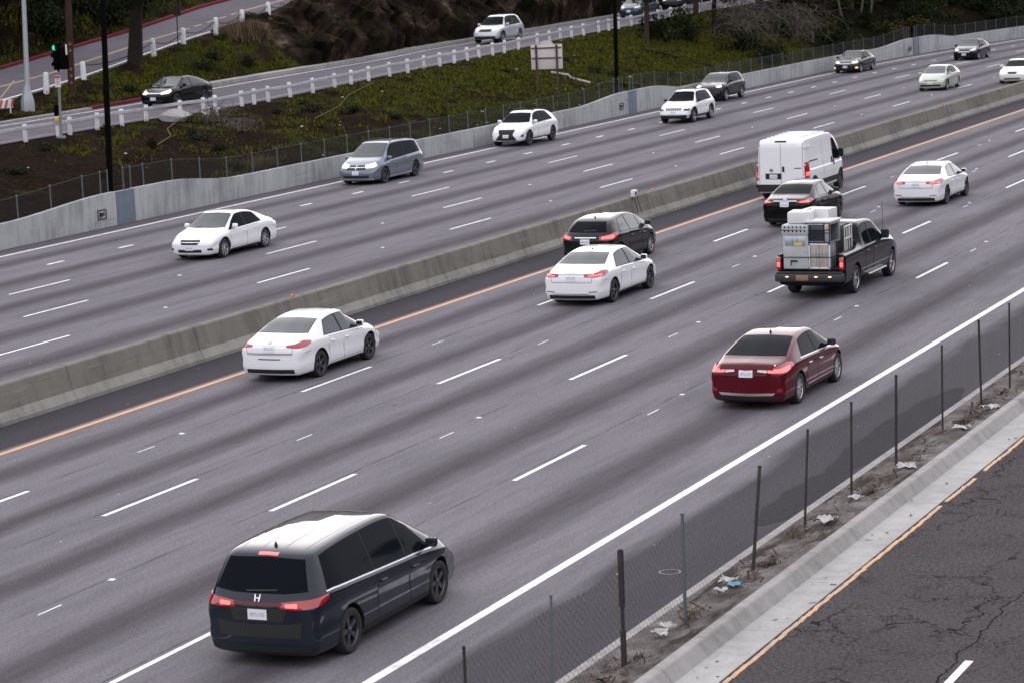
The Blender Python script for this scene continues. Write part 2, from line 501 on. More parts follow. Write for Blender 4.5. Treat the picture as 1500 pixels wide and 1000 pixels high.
M['gutter'] = concrete('gutter_concrete', (.40, .395, .38), .74)
M['steel_plate'] = simple('galvanised_plate', (.16, .20, .25), .5, .3, .5, .3, 3)
M['ramp_paving'] = concrete('ramp_paving', (.125, .115, .13), .75)
M['red_kerb'] = concrete('red_kerb_paint', (.15, .022, .030), .5)
M['fence_steel'] = simple('galvanised_post', (.11, .125, .125), .6, .2)
M['rust_post'] = simple('rusty_post', (.042, .035, .033), .8, .2, .4, .5, 5)
M['pole_black'] = simple('black_pole', (.0025, .0025, .0025), .9, 0, .05)
M['rail_paint'] = concrete('weathered_rail_paint', (.48, .48, .50), .65)
M['white_post'] = concrete('white_painted_post', (.78, .78, .79), .78)
M['rock'] = rock_mat()

def strip(name, x0, x1, z, mat, y0=Y0, y1=Y1, step=4.0, kind='structure', nx=1):
    mb = MB(); ys = frange(y0, y1, step)
    zz = z if callable(z) else (lambda x, y: z)
    for y in ys:
        for i in range(nx + 1):
            x = lerp(x0, x1, i / nx)
            mb.v.append((x + bend(y), y, zz(x, y)))
    for j in range(len(ys) - 1):
        for i in range(nx):
            a = j * (nx + 1) + i
            mb.f.append((a, a + 1, a + nx + 2, a + nx + 1)); mb.m.append(0)
    return tag(mb.build(name, mat), kind=kind)
def sweep(mb, prof, ys, top=None, mi=0, x_off=None):
    """closed profile [(x,z)] swept along the freeway; top(y) replaces z given as None"""
    n = len(prof); b = len(mb.v)
    for y in ys:
        for (x, z) in prof:
            mb.v.append((x + bend(y), y, top(y) if z is None else z))
    for j in range(len(ys) - 1):
        for i in range(n):
            k = (i + 1) % n
            mb.f.append((b + j * n + i, b + j * n + k, b + (j + 1) * n + k, b + (j + 1) * n + i)); mb.m.append(mi)
    mb.f.append(tuple(b + i for i in range(n))); mb.m.append(mi)
    e = b + (len(ys) - 1) * n
    mb.f.append(tuple(e + i for i in reversed(range(n)))); mb.m.append(mi)

# ---- ground, carriageways, right-hand road
gm = MB(); gm.quad((-3000, -2500, -.6), (3000, -2500, -.6), (3000, 3500, -.6), (-3000, 3500, -.6))
tag(gm.build('ground', M['dirt']), kind='structure')
strip('freeway_road', -56.9, X_EDGE - .03, 0.0, M['road'])
strip('side_road', X_YEL - .12, 9.0, 0.0, M['old_asphalt'])
# ---- painted lines
mk = MB()
def dash(mb, x, y, L, wd=.11, z=.004):
    ys = (y, y + L)
    mb.quad((x - wd / 2 + bend(ys[0]), ys[0], z), (x + wd / 2 + bend(ys[0]), ys[0], z),
            (x + wd / 2 + bend(ys[1]), ys[1], z), (x - wd / 2 + bend(ys[1]), ys[1], z))
PER = 14.63
for x, ph in ((X_A, 40.94), (X_B, 42.38), (X_C, 43.7), (X_D, 32.53), (X_P, 74.02), (X_Q, 66.4), (X_R, 70.95)):
    for k in range(-5, 25):
        y = ph + k * PER
        if Y0 < y < Y1 - 10: dash(mk, x + random.uniform(-.02, .02), y + random.uniform(-.25, .25), 3.66 if k % 3 else 3.5)
for k in range(-20, 70):
    dash(mk, X_S, 78.0 + k * 4.6 + random.uniform(-.1, .1), 1.0, .15)
for (x, wd) in ((X_E, .175), (X_T, .15)):
    for a, b in zip(frange(Y0, Y1, 4)[:-1], frange(Y0, Y1, 4)[1:]):
        mk.quad((x - wd / 2 + bend(a), a, .004), (x + wd / 2 + bend(a), a, .004), (x + wd / 2 + bend(b), b, .004), (x - wd / 2 + bend(b), b, .004))
for k in range(-3, 14): dash(mk, X_DASH, 33.0 + k * 14.6, 3.5, .12)
for x, ph in ((X_A, 40.94), (X_B, 42.38), (X_C, 43.7), (X_D, 32.53)):      # slivers of an older line between the dashes
    for k in range(-1, 9): dash(mk, x + .05, ph + k * PER + 7.0 + random.uniform(-.8, .8), .7, .035)
tag(mk.build('lane_markings', M['mark_white']), kind='structure')
strip('orange_edge_line', X_O - .085, X_O + .085, .004, M['mark_orange'])
ye = MB()
ys = frange(Y0, Y1, .35)
for a, b in zip(ys[:-1], ys[1:]):
    if random.random() < .035: continue
    j0, j1 = random.uniform(-.02, .02), random.uniform(-.02, .02)
    ye.quad((X_YEL - .038 + j0, a, .004), (X_YEL + .038 + j0, a, .004), (X_YEL + .038 + j1, b, .004), (X_YEL - .038 + j1, b, .004))
tag(ye.build('yellow_edge_line', M['mark_yellow']), kind='structure')
mb = MB()                                                                  # rubber mark and a darker asphalt patch
sk = [(-24.2 + .9 * (t_ / 20.0) ** 2, 119.0 + t_) for t_ in range(0, 21)]
for (a, b) in zip(sk[:-1], sk[1:]):
    mb.quad((a[0] - .09, a[1], .003), (a[0] + .09, a[1], .003), (b[0] + .09, b[1], .003), (b[0] - .09, b[1], .003))
M['rubber'] = simple('tyre_rubber_mark', (.075, .070, .074), .95, 0, .02, .5, 2)
tag(mb.build('skid_mark', M['rubber']), kind='structure')
mb = MB()
for (xc, yc, rx, ry) in ((-15.05, 53.5, .50, 5.0), (-15.0, 46.8, .42, 2.6)):
    n_ = 40
    mb.add([(min(X_EDGE - .06, xc + rx * math.cos(2 * math.pi * i / n_) * (1 + .12 * math.sin(i * 1.7))), yc + ry * math.sin(2 * math.pi * i / n_), .003) for i in range(n_)], [tuple(range(n_))])
    mb.v[-n_:] = [(p[0], p[1], .003 if ry > 4 else .0055) for p in mb.v[-n_:]]
tag(mb.build('asphalt_patch', simple('dark_asphalt_patch', (.048, .046, .050), .95, 0, .03, .4, 9)), kind='structure')
# ---- verge between the freeway and the side road: edge strip, dirt, kerb, gutter pan
mb = MB(); sweep(mb, [(X_EDGE - .03, -.3), (X_EDGE + .13, -.3), (X_EDGE + .13, .05), (X_EDGE - .03, .05)], frange(Y0, Y1, 4))
tag(mb.build('edge_strip', M['kerb']), kind='structure')
nrm = np.random.default_rng(3)
mb = MB(); ysd = frange(Y0, 140, .3); nxd = 8
for y in ysd:
    for i in range(nxd + 1):
        u = i / nxd
        mb.v.append((lerp(X_EDGE + .13, X_KERB - .045, u), y, lerp(.045, .16, u) + (0 if i in (0, nxd) else float(nrm.normal(0, .018)) + .03 * math.sin(u * 3.14) * math.sin(y * 1.3))))
for j in range(len(ysd) - 1):
    for i in range(nxd):
        a = j * (nxd + 1) + i
        mb.f.append((a, a + 1, a + nxd + 2, a + nxd + 1)); mb.m.append(0)
tag(mb.build('dirt_verge', M['dirt'], smooth_ang=80), kind='structure')
strip('soil_gap_shade', X_KERB - .10, X_KERB + .02, .075, M['seam'], Y0, 140)  # near-black strip painting the shade in the groove behind the kerb
strip('far_dirt_verge', X_EDGE + .13, X_KERB + .02, lambda x, y: .05 + .14 * (x - X_EDGE - .13) / 1.0, M['dirt'], 140, Y1)
mb = MB(); ysk = frange(Y0, Y1, 3.05)
for a, b in zip(ysk[:-1], ysk[1:]):                                        # cast in lengths with open joints
    sweep(mb, [(X_KERB, -.3), (X_KERB + .34, -.3), (X_KERB + .31, .0), (X_KERB + .165, .19), (X_KERB + .135, .205), (X_KERB, .205)], [a + .006, b - .006])
tag(mb.build('kerb', M['kerb']), kind='structure')
mb = MB()
for a, b in zip(ysk[:-1], ysk[1:]):
    sweep(mb, [(X_KERB + .30, -.2), (X_YEL - .075, -.2), (X_YEL - .075, .012), (X_KERB + .30, .003)], [a + .006, b - .006])
tag(mb.build('gutter', M['gutter']), kind='structure')

# ---- median barrier
mb = MB(); ysb = frange(Y0, Y1, 6.0)
for i, (a, b) in enumerate(zip(ysb[:-1], ysb[1:])):
    dz = random.uniform(-.012, .012)
    up = [(X_BAR - .12, .30), (X_BAR - .26, .86 + dz), (X_BAR - .30, .89 + dz), (X_BAR - .46, .89 + dz), (X_BAR - .50, .86 + dz), (X_BAR - .62, .30)]
    sweep(mb, up, [a + .008, b - .008] if b < 170 else [a, b])
    lo = [(X_BAR, -.3), (X_BAR, .09), (X_BAR - .117, .30), (X_BAR - .623, .30), (X_BAR - .74, .09), (X_BAR - .74, -.3)]
    sweep(mb, [(x, z if z != .30 else .299) for x, z in lo], [a + .008, b - .008] if b < 170 else [a, b], mi=1)
tag(mb.build('median_barrier', [M['barrier'], M['barrier_low']]), 'long low grey concrete barrier dividing the two carriageways beside the orange line', 'barrier')

# ---- retaining wall along the left shoulder, its top rising round each pole
WALL_BASE = .90
BUMPS = (90.5, 145.6, 203.0)
def wall_top(y):
    z = WALL_BASE + .03
    for c in BUMPS:
        up = smooth(y, c - 8.5, c - .9); dn = 1 - smooth(y, c + 3.6, c + 9.0)
        z = max(z, WALL_BASE + .03 + .36 * min(up, dn))
    return z
mb = MB(); yw = frange(Y0, Y1, 1.0)
segs = []
cuts = [Y0] + [q for c in BUMPS for q in (c - .65, c + .65)] + [Y1]
for i in range(0, len(cuts), 2):
    sweep(mb, [(X_WALL, -.3), (X_WALL, None), (X_WALL - .22, None), (X_WALL - .22, -.3)], frange(cuts[i], cuts[i + 1], 1.0), wall_top)
wall = tag(mb.build('retaining_wall', M['wall']), 'long pale concrete wall below the dirt bank, its top swelling up at each light pole', 'wall')
for c in BUMPS:
    mb = MB(); zt = wall_top(c) + .01
    mb.box((X_WALL - .09 + bend(c), c, zt / 2 - .02), (.22, 1.34, zt), 0)
    for yy in (-.6, .6):
        for k in range(6): mb.box((X_WALL + .026 + bend(c), c + yy, .12 + k * .2), (.012, .03, .03), 0)
    obj('cover_plate', mb.mesh('cover_plate'), M['steel_plate'], wall)
for c in BUMPS:                                                              # small framed recess beside each plate
    mb = MB(); y = c - 1.75; x = X_WALL + .012 + bend(c); z = .52
    for (dy, dz, sy, sz) in ((0, .17, .62, .04), (0, -.17, .62, .04), (.29, 0, .04, .30), (-.29, 0, .04, .30), (0, 0, .34, .12), (-.1, -.02, .1, .2)):
        mb.box((x, y + dy, z + dz), (.03 if sy > .5 or sz > .25 else .022, sy, sz))
    obj('inspection_frame', mb.mesh('inspection_frame'), M['plastic'], wall)

# ---- hillside: bank, ramp, upper road, slope behind
RLz = interp([(-60, 2.0), (50, 2.3), (98, 2.5), (110.5, 2.6), (115.6, 2.55), (124.8, 2.7), (135.3, 3.0), (144.4, 3.2), (154.4, 3.45), (165.7, 3.8), (174.5, 3.95), (184, 4.2), (220, 4.8), (430, 8.0)])
RUz = interp([(-60, 2.0), (50, 2.3), (98, 2.5), (108, 2.62), (114, 2.68), (120, 2.75), (128, 3.0), (134, 3.1), (148, 3.3), (154.5, 3.5), (171, 3.72), (188, 4.0), (220, 4.8), (430, 8.0)])
ULz = interp([(-60, 1.9), (60, 2.1), (95, 2.35), (105, 2.6), (117, 3.05), (121.5, 3.45), (126.5, 3.95), (137, 5.3), (147, 6.3), (154, 6.9), (170, 8.2), (200, 10.2), (430, 16)])
UUz = interp([(-60, 2.1), (60, 2.3), (95, 2.6), (105, 3.05), (117, 3.75), (126, 4.3), (133, 5.0), (141, 5.8), (149, 6.8), (170, 8.6), (200, 10.6), (430, 17)])
def hill_cols(y):
    b = bend(y) * .8
    rl, ru, ul, uu = RLz(y), RUz(y), ULz(y), UUz(y)
    return [(-56.42 + bend(y), .66), (-57.4 + bend(y), .82), (-61.8 + b, lerp(.85, rl, .56)), (-66.3 + b, rl - .10), (-67.0 + b, rl), (-74.0 + b, ru), (-74.5 + b, ru + .10),
            (-76.2 + b, lerp(ru, ul, .35) + .1), (-78.0 + b, lerp(ru, ul, .78) + .1), (-79.7 + b, ul + .04), (-80.0 + b, ul), (-86.0 + b, uu), (-86.6 + b, uu + .22), (-92 + b, uu + 3.0), (-105 + b, uu + 20), (-150 + b, uu + 44)]  # unseen upper slope steepened to keep sky out of the ramp sedan's reflections
def hill_z(x, y):
    c = hill_cols(y)[::-1]
    return float(np.interp(x, [p[0] for p in c], [p[1] for p in c]))
def vnoise(x, y):
    return (math.sin(x * 1.9 + y * .7 + 1.3 * math.sin(y * .53)) + math.sin(x * .8 - y * 1.31 + 2.0 * math.sin(x * .6)) + .6 * math.sin(3.1 * x + 2.3 * y) + .5 * math.sin(4.7 * y - 2.9 * x)) / 3.1
SUBS = [3, 10, 10, 2, 1, 1, 4, 5, 5, 1, 1, 2, 6, 6, 5]
AMP = [.04, .20, .20, .05, 0, 0, .12, .35, .35, .04, 0, 0, .3, .6, .8]
mb = MB(); yh = frange(30, 330, .9); rows = []
for y in yh:
    c = hill_cols(y); row = []
    for k in range(len(c) - 1):
        for s_ in range(SUBS[k]):
            u = s_ / SUBS[k]
            x = lerp(c[k][0], c[k + 1][0], u); z = lerp(c[k][1], c[k + 1][1], u)
            a = AMP[k] if s_ else min(AMP[k], AMP[k - 1] if k else 0)
            rough = 1.8 if (k in (6, 7, 8) and y > 142) else 1.0
            z += a * rough * (vnoise(x, y) * .8 + random.gauss(0, .22))
            if k in (4, 10) and s_ == 0: z -= .03
            if k in (5, 11) and s_ == 0: z -= .03
            row.append((x, y, z))
    row.append((c[-1][0], y, c[-1][1]))
    rows.append(row)
n = len(rows[0])
for r in rows: mb.v += r
for j in range(len(rows) - 1):
    for i in range(n - 1):
        a = j * n + i
        mb.f.append((a, a + n, a + n + 1, a + 1)); mb.m.append(0)
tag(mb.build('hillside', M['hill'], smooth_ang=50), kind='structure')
def hill_strip(name, k, mat, dz, u0=0.0, u1=1.0, y0=30, y1=330):
    mb = MB(); ys = frange(y0, y1, 1.5)
    for y in ys:
        c = hill_cols(y)
        for u in (u0, u1):
            mb.v.append((lerp(c[k][0], c[k + 1][0], u), y, lerp(c[k][1], c[k + 1][1], u) + dz))
    for j in range(len(ys) - 1): mb.f.append((2 * j, 2 * j + 2, 2 * j + 3, 2 * j + 1)); mb.m.append(0)
    return tag(mb.build(name, mat), kind='structure')
hill_strip('ramp_road', 4, M['ramp_paving'], .012)
hill_strip('upper_road', 10, M['ramp_paving'], .012)
hill_strip('ramp_edge_line', 4, M['mark_pale'], .017, .085, .10)
hill_strip('ramp_far_line', 4, M['mark_white'], .017, .90, .92)
hill_strip('upper_road_line', 10, M['mark_faded'], .017, .42, .46)
hill_strip('upper_road_edge_line', 10, M['mark_white'], .017, .05, .075)
def kerb_run(name, k, y0, y1, mat, h=.15, wd=.30):
    mb = MB(); ys = frange(y0, y1, 1.5)
    for y in ys:
        x, z = hill_cols(y)[k]
        for (dx, dz) in ((.02, -.2), (.02, h), (-wd, h), (-wd, -.2)): mb.v.append((x + dx, y, z + dz))
    for j in range(len(ys) - 1):
        for i in range(4):
            a, b = j * 4 + i, j * 4 + (i + 1) % 4
            mb.f.append((a, a + 4, b + 4, b)); mb.m.append(0)
    mb.f.append((0, 1, 2, 3)); mb.m.append(0); e = len(mb.v) - 4; mb.f.append((e + 3, e + 2, e + 1, e)); mb.m.append(0)
    return tag(mb.build(name, mat), kind='structure')
kerb_run('red_kerb', 5, 84, 104.5, M['red_kerb'], .2)
kerb_run('grey_kerb', 5, 104.5, 116.5, M['kerb'], .12)
kerb_run('faded_red_kerb', 5, 116.5, 124.5, M['red_kerb'], .16)
kerb_run('ramp_kerb', 5, 124.5, 205, M['kerb'], .22, .8)
kerb_run('upper_red_kerb', 11, 95, 200, M['red_kerb'], .16)
# unseen slope right of the side road, shaped to darken car-side reflections
mb = MB()
xs_ = [9.0, 11, 18, 30, 55, 120, 300]; zs_ = [-.02, .3, 4, 11, 24, 45, 80]
for y in frange(-160, 430, 10):
    for x, z in zip(xs_, zs_): mb.v.append((x, y, z + (0 if x < 12 else vnoise(x * .2, y * .2) * 1.5)))
for j in range(59):
    for i in range(6):
        a = j * 7 + i; mb.f.append((a, a + 1, a + 8, a + 7)); mb.m.append(0)
tag(mb.build('unseen_right_hillside', M['hill'], smooth_ang=80), kind='structure')
# ------------------------------------------------------------------ vehicles (local axes: x right, y forward, z up)
_mesh_cache = {}
def tyre_mesh(r, w_):
    k = ('t', r, w_)
    if k not in _mesh_cache:
        mb = MB(); h = w_ / 2
        mb.lathe([(r * .66, -h * .85), (r * .80, -h), (r * .93, -h * .97), (r * .985, -h * .8), (r, -h * .45), (r, h * .45), (r * .985, h * .8), (r * .93, h * .97), (r * .80, h), (r * .66, h * .85)], 32, 'x', close=True)
        _mesh_cache[k] = mb.mesh('tyre', 40)
    return _mesh_cache[k]
def rim_mesh(r, w_, n=5, dark=False, twin=False, steel=False):
    k = ('r', r, w_, n, dark, twin, steel)
    if k not in _mesh_cache:
        mb = MB(); R = r * .70; h = w_ / 2
        mb.lathe([(R * .97, -h * .8), (R * 1.0, h * .78), (R * .94, h * .86), (R * .90, h * .72), (R * .88, -h * .5), (0.001, -h * .45)], 32, 'x')
        mb.m[-32 * 5:] = [0] * (32 * 5)
        for i in range(len(mb.f)):
            if i % 5 >= 3: mb.m[i] = 1
        xs = h * .62
        for i in range(n):
            a = 2 * math.pi * i / n
            for off in ((-.11, .11) if twin else (0,)):
                a2 = a + off
                d = Vector((0, math.cos(a2), math.sin(a2))); t = Vector((0, -math.sin(a2), math.cos(a2)))
                wi, wo = R * (.11 if twin else .17), R * (.085 if twin else .115)
                p0, p1 = d * R * .10, d * R * .93
                vs = []
                for (p, hw, x) in ((p0, wi, xs), (p1, wo, xs + .012)):
                    for (sx, sw) in ((x, -1), (x, 1), (x - .05, 1.25), (x - .05, -1.25)):
                        vs.append((sx, *(p + t * hw * sw)[1:]))
                mb.add(vs, [(0, 1, 5, 4), (1, 2, 6, 5), (2, 3, 7, 6), (3, 0, 4, 7), (4, 5, 6, 7), (3, 2, 1, 0)])
        mb.lathe([(R * .22, xs - .03), (R * .21, xs + .006), (R * .12, xs + .022), (.001, xs + .024)], 16, 'x')
        _mesh_cache[k] = mb.mesh('rim', 35)
        _mesh_cache[k].materials.append(M['rim_dark'] if dark else M['rim'])
        _mesh_cache[k].materials.append(M['void'])
    return _mesh_cache[k]

def roundbox(name, c, d, r, mat, parent, rot=None):
    mb = MB(); mb.bbox(c, d, r, 0, rot)
    return obj(name, mb.mesh(name, 40), mat, parent)

class Vehicle:
    def __init__(s, name, label, cat, loc, heading, P, paint_mat, group=None):
        s.P = P; s.mat = paint_mat
        s.root = empty(name, (loc[0], loc[1], loc[2] if len(loc) > 2 else 0.0), label, cat, group, (0, 0, heading) if not isinstance(heading, tuple) else heading)
        P.setdefault('zb', .165); P.setdefault('tum', .46); P.setdefault('bowF', .20); P.setdefault('bowR', .11)
        P.setdefault('cf', .09); P.setdefault('cr', .06); P.setdefault('leanF', .35); P.setdefault('leanR', .10)
        P.setdefault('rad', .10); P.setdefault('crown', .03)
        s.top = interp(chaikin(P['top'], 2)); s.belt = interp(chaikin(P['belt'], 1))
        s._body(); s._wheels()
    # -- surface definition
    def plan(s, y):
        P = s.P; h = P['L'] / 2
        f = smooth(y, h - 1.1, h + .35); r = smooth(-y, h - 1.0, h + .35)
        return P['W'] / 2 * (1 - P['cf'] * f * 1.6 - P['cr'] * r * 1.6)
    def section(s, y, inset=0.0):
        P = s.P
        zt = s.top(y) - inset * .7; zb_ = P['zb'] + inset * .8
        zbt = min(s.belt(y), zt - .025); w_ = s.plan(y) - inset
        g = zt - zbt; gk = smooth(g, .06, .34)
        sh = w_ * P.get('sh', .972)
        yc = lerp(sh - .10, sh - .025 - P['tum'] * g, gk)
        zc = lerp(zbt + .55 * g, zt - P.get('roofdrop', .065), gk)
        pts = [(0, zb_), (w_ * .80, zb_), (w_ * .945, zb_ + .04), (w_ * .975, zb_ + .17), (w_ - .004, lerp(zb_, zbt, .36)), (w_ - P.get('crease', .026), lerp(zb_, zbt, .56)), (w_, lerp(zb_, zbt, .76)), (w_ - .004, lerp(zb_, zbt, .86)), (sh + .004, zbt - .03), (sh - .022, zbt + .012 * gk),
               (yc, zc), (yc - .07, lerp(zc, zt, .62)), (yc * .70, zt - P['crown'] * .45), (0, zt)]
        return pts
    def cant(s, y):
        p = s.section(y)[10]; return p
    def warp(s, x, y, z):
        P = s.P; h = P['L'] / 2; q = (abs(x) / (P['W'] / 2)) ** 2.2
        eF = smooth(y, h - .75, h); eR = smooth(-y, h - .6, h)
        y2 = y
        y2 -= eF * (P['bowF'] * q + P['leanF'] * max(0, z - P.get('nose', .52)) + .25 * max(0, .34 - z))
        y2 += eR * (P['bowR'] * q + P['leanR'] * max(0, z - P.get('tail', .75)) + .28 * max(0, .36 - z))
        return (x, y2, z)
    def _body(s):
        P = s.P; h = P['L'] / 2; r = P['rad']
        e = [0, .006, .02, .045, .08, .12, .17, .23, .30, .38]
        ys = [-h + q for q in e] + frange(-h + .45, h - .45, .075) + [h - q for q in reversed(e)]
        loops = []
        for y in ys:
            d = min(y + h, h - y); ins = r - math.sqrt(max(0, r * r - (r - d) ** 2)) if d < r else 0
            loops.append([(x, y, z) for x, z in chaikin(s.section(y, ins * .9), 2)])
        n = len(loops[0])
        mb = MB()
        full = []
        for lp in loops:
            full.append([s.warp(*p) for p in lp] + [s.warp(-x, y, z) for x, y, z in reversed(lp[1:-1])])
        k = len(full[0])
        for f in full: mb.v += f
        for j in range(len(full) - 1):
            for i in range(k):
                a, b = j * k + i, j * k + (i + 1) % k
                mb.f.append((a, a + k, b + k, b)); mb.m.append(0)
        # end caps: strips across with the same warp
        m_ = 8
        for end, j in ((0, 0), (1, len(full) - 1)):
            idx = []
            for i in range(n):
                a = j * k + i; b = j * k + (k - i) % k
                row = [a]
                x, y, z = loops[j][i]
                if a != b:
                    for q in range(1, m_):
                        mb.v.append(s.warp(lerp(x, -x, q / m_), y, z)); row.append(len(mb.v) - 1)
                    row.append(b)
                else: row = [a] * (m_ + 1)
                idx.append(row)
            for i in range(n - 1):
                for q in range(m_):
                    f = [idx[i][q], idx[i][q + 1], idx[i + 1][q + 1], idx[i + 1][q]]
                    g = []
                    for t in f:
                        if t not in g: g.append(t)
                    if len(g) > 2:
                        mb.f.append(tuple(g if end else reversed(g))); mb.m.append(0)
        bm = bmesh.new()
        me = mb.mesh('body'); bm.from_mesh(me)
        bmesh.ops.remove_doubles(bm, verts=bm.verts, dist=.0008)
        bmesh.ops.recalc_face_normals(bm, faces=bm.faces)
        s.bvh = BVHTree.FromBMesh(bm)
        bm.to_mesh(me); bm.free()
        body = obj('body', me, [s.mat, M['void']], s.root)
        # wheel arches (and the load bed of a pickup) are cut out of the shell
        cb = MB(); ra = P['wr'] + P.get('arch', .055)
        for y in (P['ay0'], P['ay1']):
            for sx in (-1, 1):
                cx = sx * (P['W'] / 2 - .10)
                c0 = min(cx - .17, cx + .17); c1 = max(cx - .17, cx + .17)
                if sx > 0: c1 += .3
                else: c0 -= .3
                cb.lathe([(.001, c0), (ra, c0), (ra, c1), (.001, c1)], 40, 'x', (0, y, P['wr'] + .015))
        if 'bed' in P:
            x, ya, yb, za, zb_ = P['bed']
            cb.box((0, (ya + yb) / 2, (za + zb_) / 2), (2 * x, yb - ya, zb_ - za))
        cme = cb.mesh('cut'); cbm = bmesh.new(); cbm.from_mesh(cme)
        bmesh.ops.remove_doubles(cbm, verts=cbm.verts, dist=.0012); bmesh.ops.recalc_face_normals(cbm, faces=cbm.faces)
        cbm.to_mesh(cme); cbm.free()
        cut = bpy.data.objects.new('cut', cme); COL.objects.link(cut); cut.parent = s.root
        cme.materials.append(s.mat); cme.materials.append(M['void'])
        for p in cme.polygons: p.material_index = 1
        md = body.modifiers.new('b', 'BOOLEAN'); md.operation = 'DIFFERENCE'; md.object = cut; md.solver = 'EXACT'
        dg = bpy.context.evaluated_depsgraph_get(); dg.update()
        new = bpy.data.meshes.new_from_object(body.evaluated_get(dg))
        body.modifiers.clear(); body.data = new; new.name = 'body'
        bpy.data.objects.remove(cut)
        # cut faces go dark: anything lying on an arch cylinder or inside the bed
        for p in new.polygons:
            c = p.center; dark = False
            if abs(c.x) > .2 and abs(c.x) < P['W'] / 2 - .02:
                for y in (P['ay0'], P['ay1']):
                    d = math.hypot(c.y - y, c.z - P['wr'] - .015)
                    n_ = p.normal
                    if d < ra + .002 and (abs(d - ra) < .02 and abs(n_.x) < .2 or abs(n_.x) > .98): dark = True
            if 'bed' in P and abs(c.x) < P['bed'][0] + .001 and P['bed'][1] < c.y < P['bed'][2] + .001 and c.z < P['bed'][4] and P['bed'][3] - .001 < c.z: dark = True
            if c.z < P['zb'] + .012: dark = True
            p.material_index = 1 if dark else 0
        finish(new, P.get('sharp', 28))
        s.body = body
    def _wheels(s):
        P = s.P; r = P['wr']; tw = P.get('tw', .215)
        for y in (P['ay0'], P['ay1']):
            for sx in (1, -1):
                x = sx * (P['W'] / 2 - tw / 2 - .022)
                wl = bpy.data.objects.new('wheel', None); COL.objects.link(wl); wl.parent = s.root
                wl.location = (x, y, r)
                wl.rotation_euler = (random.uniform(0, 1), 0, 0 if sx > 0 else math.pi)
                obj('tyre', tyre_mesh(r, tw), M['tyre'] if not tyre_mesh(r, tw).materials else None, wl)
                obj('rim', rim_mesh(r, tw, *P.get('rim', (5, False))), None, wl)
    # -- conforming panels
    def panel(s, name, lower, upper, d, mat, off=.006, nu=None, nv=None, parent=None, skirt=True, push=0.0):
        """lower/upper: 3-D polylines near the surface; rays run along d onto the body; the panel sits `off` proud of it"""
        nu = nu or max(8, int(14 * sum((Vector(a) - Vector(b)).length for a, b in zip(lower[:-1], lower[1:]))))
        def res(pl):
            pl = [Vector(p) for p in pl]; L = [0]
            for a, b in zip(pl[:-1], pl[1:]): L.append(L[-1] + (b - a).length)
            out = []
            for i in range(nu + 1):
                t = L[-1] * i / nu; j = 0
                while j < len(pl) - 2 and L[j + 1] < t: j += 1
                out.append(pl[j].lerp(pl[j + 1], 0 if L[j + 1] == L[j] else (t - L[j]) / (L[j + 1] - L[j])))
            return out
        lo, up = res(lower), res(upper)
        nv = nv or max(4, int(12 * max((a - b).length for a, b in zip(lo, up))))
        mb = MB(); inner = []
        for j in range(nv + 1):
            for i in range(nu + 1):
                q = lo[i].lerp(up[i], j / nv)
                dd = (d(q) if callable(d) else Vector(d)).normalized()
                hit, nrm_, _, _ = s.bvh.ray_cast(q - dd * 3.5, dd)
                if hit is None or (hit - q).length > 3.4:
                    hit, nrm_, _, _ = s.bvh.find_nearest(q)
                if nrm_.dot(dd) > 0: nrm_ = -nrm_
                mb.v.append(tuple(hit + nrm_ * off - dd * push)); inner.append(hit - nrm_ * .012)
        W_ = nu + 1
        for j in range(nv):
            for i in range(nu):
                a = j * W_ + i; mb.f.append((a, a + 1, a + W_ + 1, a + W_)); mb.m.append(0)
        if skirt:
            ring = [i for i in range(W_)] + [j * W_ + nu for j in range(1, nv + 1)] + [nv * W_ + i for i in reversed(range(nu))] + [j * W_ for j in reversed(range(1, nv))]
            b = len(mb.v); mb.v += [tuple(inner[i]) for i in ring]
            for q in range(len(ring)):
                q2 = (q + 1) % len(ring); mb.f.append((ring[q2], ring[q], b + q, b + q2)); mb.m.append(0)
        bm = bmesh.new(); me = mb.mesh(name); bm.from_mesh(me)
        bmesh.ops.recalc_face_normals(bm, faces=bm.faces)
        f0 = bm.faces[:] and max(bm.faces, key=lambda f: f.calc_area())
        bm.to_mesh(me); bm.free()
        c = sum((p.center for p in me.polygons[:nu * nv]), Vector()) / (nu * nv)
        nn = sum((p.normal * p.area for p in me.polygons[:nu * nv]), Vector())
        dd = (d(c) if callable(d) else Vector(d))
        if nn.dot(dd) > 0: me.flip_normals()
        finish(me, 40)
        return obj(name, me, mat, parent or s.root)
    def side(s, name, low, up, mat, off=.006, both=True, parent=None, sides=None, **k):
        out = []
        for sx in (sides or ((1, -1) if both else (1,))):
            out.append(s.panel(name, [(sx, y, z) for y, z in low], [(sx, y, z) for y, z in up], (-sx, 0, 0), mat, off, parent=parent, **k))
        return out
    def rear(s, name, low, up, mat, off=.006, parent=None, **k):
        return s.panel(name, [(x, -s.P['L'] / 2, z) for x, z in low], [(x, -s.P['L'] / 2, z) for x, z in up], (0, 1, 0), mat, off, parent=parent, **k)
    def front(s, name, low, up, mat, off=.006, parent=None, **k):
        return s.panel(name, [(x, s.P['L'] / 2, z) for x, z in low], [(x, s.P['L'] / 2, z) for x, z in up], (0, -1, 0), mat, off, parent=parent, **k)
    def above(s, name, low, up, mat, off=.006, parent=None, **k):
        return s.panel(name, [(x, y, 1) for x, y in low], [(x, y, 1) for x, y in up], (0, 0, -1), mat, off, parent=parent, **k)
